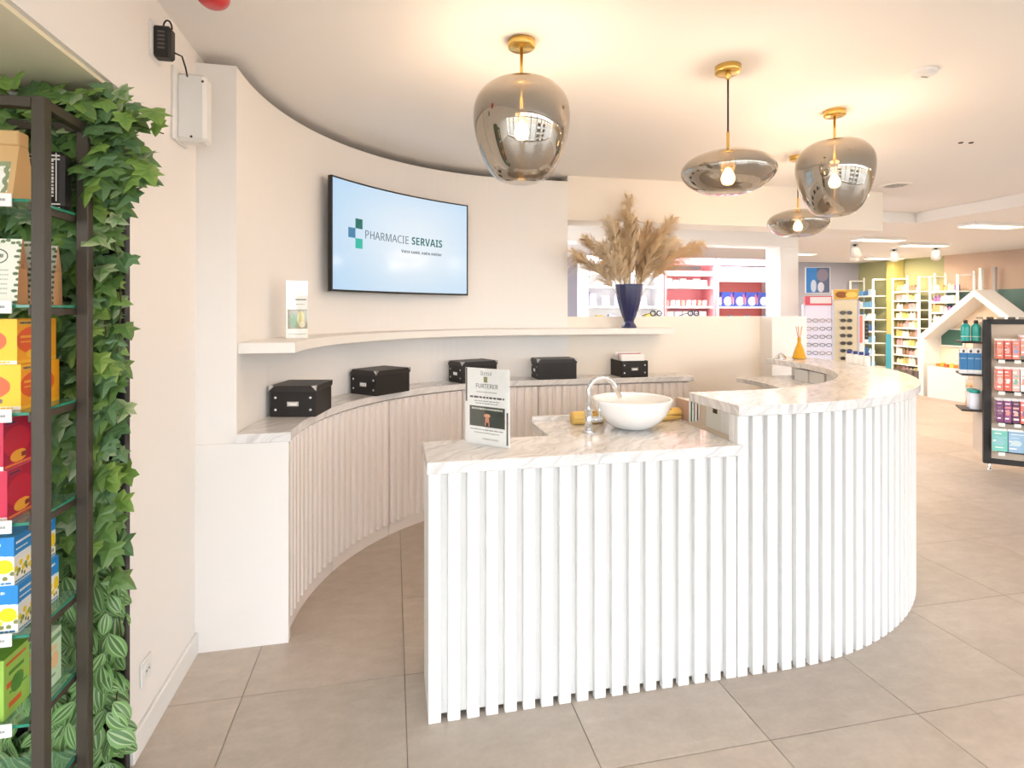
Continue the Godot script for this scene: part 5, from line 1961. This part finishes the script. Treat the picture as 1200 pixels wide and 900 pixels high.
# ---------------------------------------------------------------- pink shelving seen through the opening
func build_pink_shelves() -> void:
	var pink := mat(rgb(240, 150, 158), 0.5)
	var coral := mat(rgb(240, 128, 122), 0.5)
	var wm := mat(rgb(246, 246, 248), 0.4)
	var v0 := 6.75
	# [u0, u1, back, label]
	var defs := [[2.36, 3.34, wm, "white rear shelf of lilac and yellow packs behind the vase"], [3.42, 4.08, pink, "pink-backed rear shelf of white packs seen through the opening"], [4.16, 5.0, coral, "white rear shelf with a coral niche of blue packs"]]
	for di in 3:
		var q: Array = defs[di]
		var w: float = q[1] - q[0]
		var s := thing("rear_shelf", q[3], "shelf bay", V((q[0] + q[1]) / 2, 0, v0))
		var st := mk()
		cbox(st, Vector3(0, 1.0, -0.13), Vector3(w, 2.0, 0.03), 0.002)
		obj("back_panel", st, q[2], s)
		for x in [-1, 1]:
			st = mk()
			cbox(st, Vector3(x * (w / 2 + 0.016), 1.03, 0.02), Vector3(0.03, 2.06, 0.32), 0.003)
			obj("side_panel", st, pink if di == 1 else wm, s)
		st = mk()
		cbox(st, Vector3(0, 2.085, 0.1), Vector3(w + 0.06, 0.09, 0.16), 0.003)
		obj("valance", st, [wm, pink, mat(rgb(236, 196, 236), 0.5)][di], s)
		st = mk()
		cbox(st, Vector3(0, 1.93, 0.1), Vector3(w, 0.20 if di == 2 else 0.06, 0.12), 0.003)
		obj("header", st, wm, s)
		if di == 2:
			dashes(s, 0.06, 1.90, 0.26, 0.05, mat(rgb(190, 202, 222), 0.5), 0.1605)
			st = mk()
			cbox(st, Vector3(-0.18, 1.955, 0.161), Vector3(0.2, 0.03, 0.004), 0.001)
			obj("header_mark", st, mat(rgb(150, 168, 214), 0.5), s)
		for y in [0.3, 0.62, 0.94, 1.24, 1.505] + ([1.76] if di < 2 else []):
			st = mk()
			cbox(st, Vector3(0, y - 0.0125, 0.03), Vector3(w, 0.025, 0.28), 0.002)
			obj("shelf_board", st, wm, s)
	# packs on the boards that can be seen above the half wall
	var bim := blank(64, 64, rgb(44, 66, 150))
	disc(bim, 34, 40, 24, 20, rgb(244, 246, 250))
	disc(bim, 56, 30, 6, 22, rgb(206, 90, 110))
	var bm := textured(bim, 0.4)
	var big := carton(Vector3(0.155, 0.19, 0.09), bm, bm, mat(rgb(60, 80, 160), 0.5))
	for k in 4:
		single("blue_pack", big, null, V(4.33 + 0.18 * k, 1.5055, v0 - 0.06), "blue and white pack in the coral niche, " + ["next to the white side panel", "second from the white side panel", "third from the white side panel", "fourth from the white side panel"][k], "pack", "blue packs in the coral niche")
	for k in 9:
		var tall := 0.09 + 0.03 * (k % 3)
		single("small_pack", boxmesh(Vector3(0.05, tall, 0.05), 0.003), mat([rgb(80, 96, 160), rgb(236, 240, 246), rgb(120, 140, 190)][k % 3], 0.5), V(4.23 + 0.085 * k, 1.2405, v0 - 0.06), ["navy", "white", "pale blue"][k % 3] + " small pack on the board under the big blue packs", "pack", "small packs under the blue packs")
	for k in 8:
		single("cream_jar", lathed([Vector2(0, 0), Vector2(0.028, 0), Vector2(0.029, 0.05), Vector2(0.031, 0.052), Vector2(0.031, 0.08), Vector2(0, 0.081)], 14), mat(rgb(244, 150, 140) if k % 3 == 0 else rgb(248, 244, 244), 0.4), V(3.48 + 0.077 * k, 1.5055, v0 - 0.06), ("coral" if k % 3 == 0 else "white") + " cosmetic jar on the pink-backed shelf, %s from the white shelf" % ["first", "second", "third", "fourth", "fifth", "sixth", "seventh", "eighth"][k], "jar", "jars on the pink-backed shelf")
	for k in 6:
		single("white_pack", boxmesh(Vector3(0.085, 0.11 - 0.02 * (k % 2), 0.06), 0.003), mat(rgb(240, 238, 244) if k % 2 else rgb(226, 242, 236), 0.5), V(3.50 + 0.1 * k, 1.7605, v0 - 0.06), ("white" if k % 2 else "mint white") + " pack on the upper pink-backed board", "pack", "packs on the upper pink-backed board")
	for k in 5:
		single("pale_pack", boxmesh(Vector3(0.1, 0.2, 0.06), 0.003), mat(rgb(228, 226, 244) if k % 2 else rgb(246, 240, 238), 0.5), V(3.51 + 0.118 * k, 1.2405, v0 - 0.06), ("lilac white" if k % 2 else "cream") + " tall pack on the lower pink-backed board", "pack", "tall packs on the lower pink-backed board")
	for k in 10:
		var row := k % 2
		single("assorted_pack", boxmesh(Vector3(0.085, 0.17 - 0.02 * (k % 3), 0.06), 0.003), mat([rgb(214, 210, 240), rgb(244, 220, 110), rgb(246, 246, 246), rgb(214, 218, 242)][k % 4], 0.5), V(2.46 + 0.085 * k, 1.2405 if row else 1.5055, v0 - 0.06), ["lilac", "yellow", "white", "lavender"][k % 4] + " pack on the %s board of the white shelf behind the vase" % ("lower" if row else "upper"), "pack", "packs on the white rear shelf")
	# spectacles left on the ledge of the half wall
	for q in [[2.2, "dark spectacles lying on the half wall near the vase"], [2.55, "dark spectacles lying on the half wall towards the pier"]]:
		var g := thing("spectacles", q[1], "glasses", V(q[0], 1.4005, 4.42), 0.3)
		var st := mk(true)
		for s in [-1.0, 1.0]:
			var ring := []
			for i in 13:
				var t := TAU * i / 12.0
				ring.append(Vector3(s * 0.036 + 0.028 * cos(t), 0.026 + 0.021 * sin(t), 0))
			tube(st, ring, 0.005, 6)
			tube(st, [Vector3(s * 0.064, 0.03, 0), Vector3(s * 0.066, 0.005, -0.1)], 0.003, 5)
		tube(st, [Vector3(-0.01, 0.028, 0), Vector3(0.01, 0.028, 0)], 0.003, 5)
		obj("frame", st, M.ink, g)

# ---------------------------------------------------------------- ceiling fittings
func build_ceiling_things() -> void:
	# lit ceiling panels of the shop, two more added to brighten the rear shelves
	var lamp := emissive(Color(1.0, 0.95, 0.86), 1.6)
	var spots := [[7.6, 6.75, "above the play house"], [6.6, 5.05, "nearest the gondola"], [6.4, 6.35, "beside the track spotlights"], [7.6, 3.2, "in front of the gondola"], [8.8, 8.6, "before the lit wall bays"], [4.1, 6.2, "added to brighten the pink rear shelves"], [2.7, 6.2, "added to brighten the white rear shelf"], [6.6, 8.2, "before the rear wall"], [6.9, 1.2, "near the shop front"]]
	for q in spots:
		var y := 2.43
		var l := thing("ceiling_panel_lamp", "flat white rectangular ceiling lamp " + q[2], "ceiling lamp", V(q[0], y, q[1]), 0.0, "rectangular ceiling lamps")
		var st := mk()
		cbox(st, Vector3(0, -0.018, 0), Vector3(0.7, 0.035, 0.2), 0.003)
		obj("housing", st, M.white, l)
		st = mk()
		cbox(st, Vector3(0, -0.0375, 0), Vector3(0.68, 0.004, 0.18), 0.001)
		obj("diffuser", st, lamp, l)
		area(V(q[0], y - 0.045, q[1]), 0.66, 0.17, Color(1.0, 0.88, 0.77) if q[0] > 5.0 else Color(1.0, 0.98, 0.97), 1.5 if q[0] > 5.0 else 2.2)
	# track spotlights
	for q in [[6.55, 6.9, "nearest the column"], [7.1, 7.5, "in front of the blue bay"], [7.7, 7.35, "in front of the painted column"], [8.1, 7.0, "in front of the cream bay"]]:
		var l := thing("spotlight", "white ceiling spotlight with black joint " + q[2], "spotlight", V(q[0], 2.4295, q[1]), 0.0, "track spotlights")
		var st := mk(true)
		lathe(st, [Vector2(0.05, -0.02), Vector2(0.05, 0.0), Vector2(0, 0.0)], 20)
		obj("mount", st, M.white, l)
		st = mk(true)
		tube(st, [Vector3(0, -0.015, 0), Vector3(0.02, -0.07, -0.01)], 0.022, 12)
		obj("joint", st, M.black, l)
		st = mk(true)
		tube(st, [Vector3(-0.01, -0.05, 0.01), Vector3(0.09, -0.16, -0.07)], 0.05, 20, 0.07)
		obj("head", st, M.white, l)
		st = mk(true)
		tube(st, [Vector3(0.0905, -0.1606, -0.0704), Vector3(0.094, -0.164, -0.073)], 0.06, 20)
		obj("lamp_face", st, emissive(Color(1.0, 0.93, 0.82), 4.0), l)
		var sp := SpotLight3D.new()
		sp.name = "spot_light"
		sp.position = V(q[0], 2.4295, q[1]) + Vector3(0.098, -0.168, -0.076)
		sp.light_color = Color(1.0, 0.92, 0.8)
		sp.light_energy = 1.3
		sp.light_size = 0.05
		sp.spot_range = 30.0
		sp.spot_angle = 42.0
		sp.shadow_enabled = true
		add_child(sp, true)
		sp.look_at_from_position(sp.position, V(9.2, 1.2, q[1] + 1.0))
	# smoke detector, sensor holes, round grille
	var d := thing("smoke_detector", "flat round white smoke detector on the ceiling past the pendants", "smoke detector", V(2.38, 2.5498, 2.125))
	part("body", lathed([Vector2(0, -0.028), Vector2(0.03, -0.027), Vector2(0.055, -0.015), Vector2(0.06, 0)], 32), M.ceil, d)
	var st := mk()
	cbox(st, Vector3(0.005, -0.0285, 0.01), Vector3(0.035, 0.002, 0.01), 0.0006)
	obj("vent", st, M.ink_soft, d)
	for k in 2:
		single("ceiling_sensor", lathed([Vector2(0, -0.006), Vector2(0.012, -0.005), Vector2(0.015, 0)], 16), M.ink, V(3.633 + 0.066 * k, 2.5498, 2.967 - 0.014 * k), "tiny dark sensor, one of a pair on the bare ceiling", "sensor", "pair of ceiling sensors")
	var g := thing("ceiling_grille", "round white ceiling grille near the end of the header", "grille", V(4.305, 2.5498, 4.096))
	part("ring", lathed([Vector2(0, -0.004), Vector2(0.10, -0.004), Vector2(0.115, -0.012), Vector2(0.125, 0)], 36), M.ceil, g)
	for k in 5:
		st = mk()
		cbox(st, Vector3(0, -0.006, -0.06 + 0.03 * k), Vector3(0.16 - 0.02 * absf(k - 2), 0.004, 0.006), 0.001)
		obj("blade", st, M.ink_soft, g)
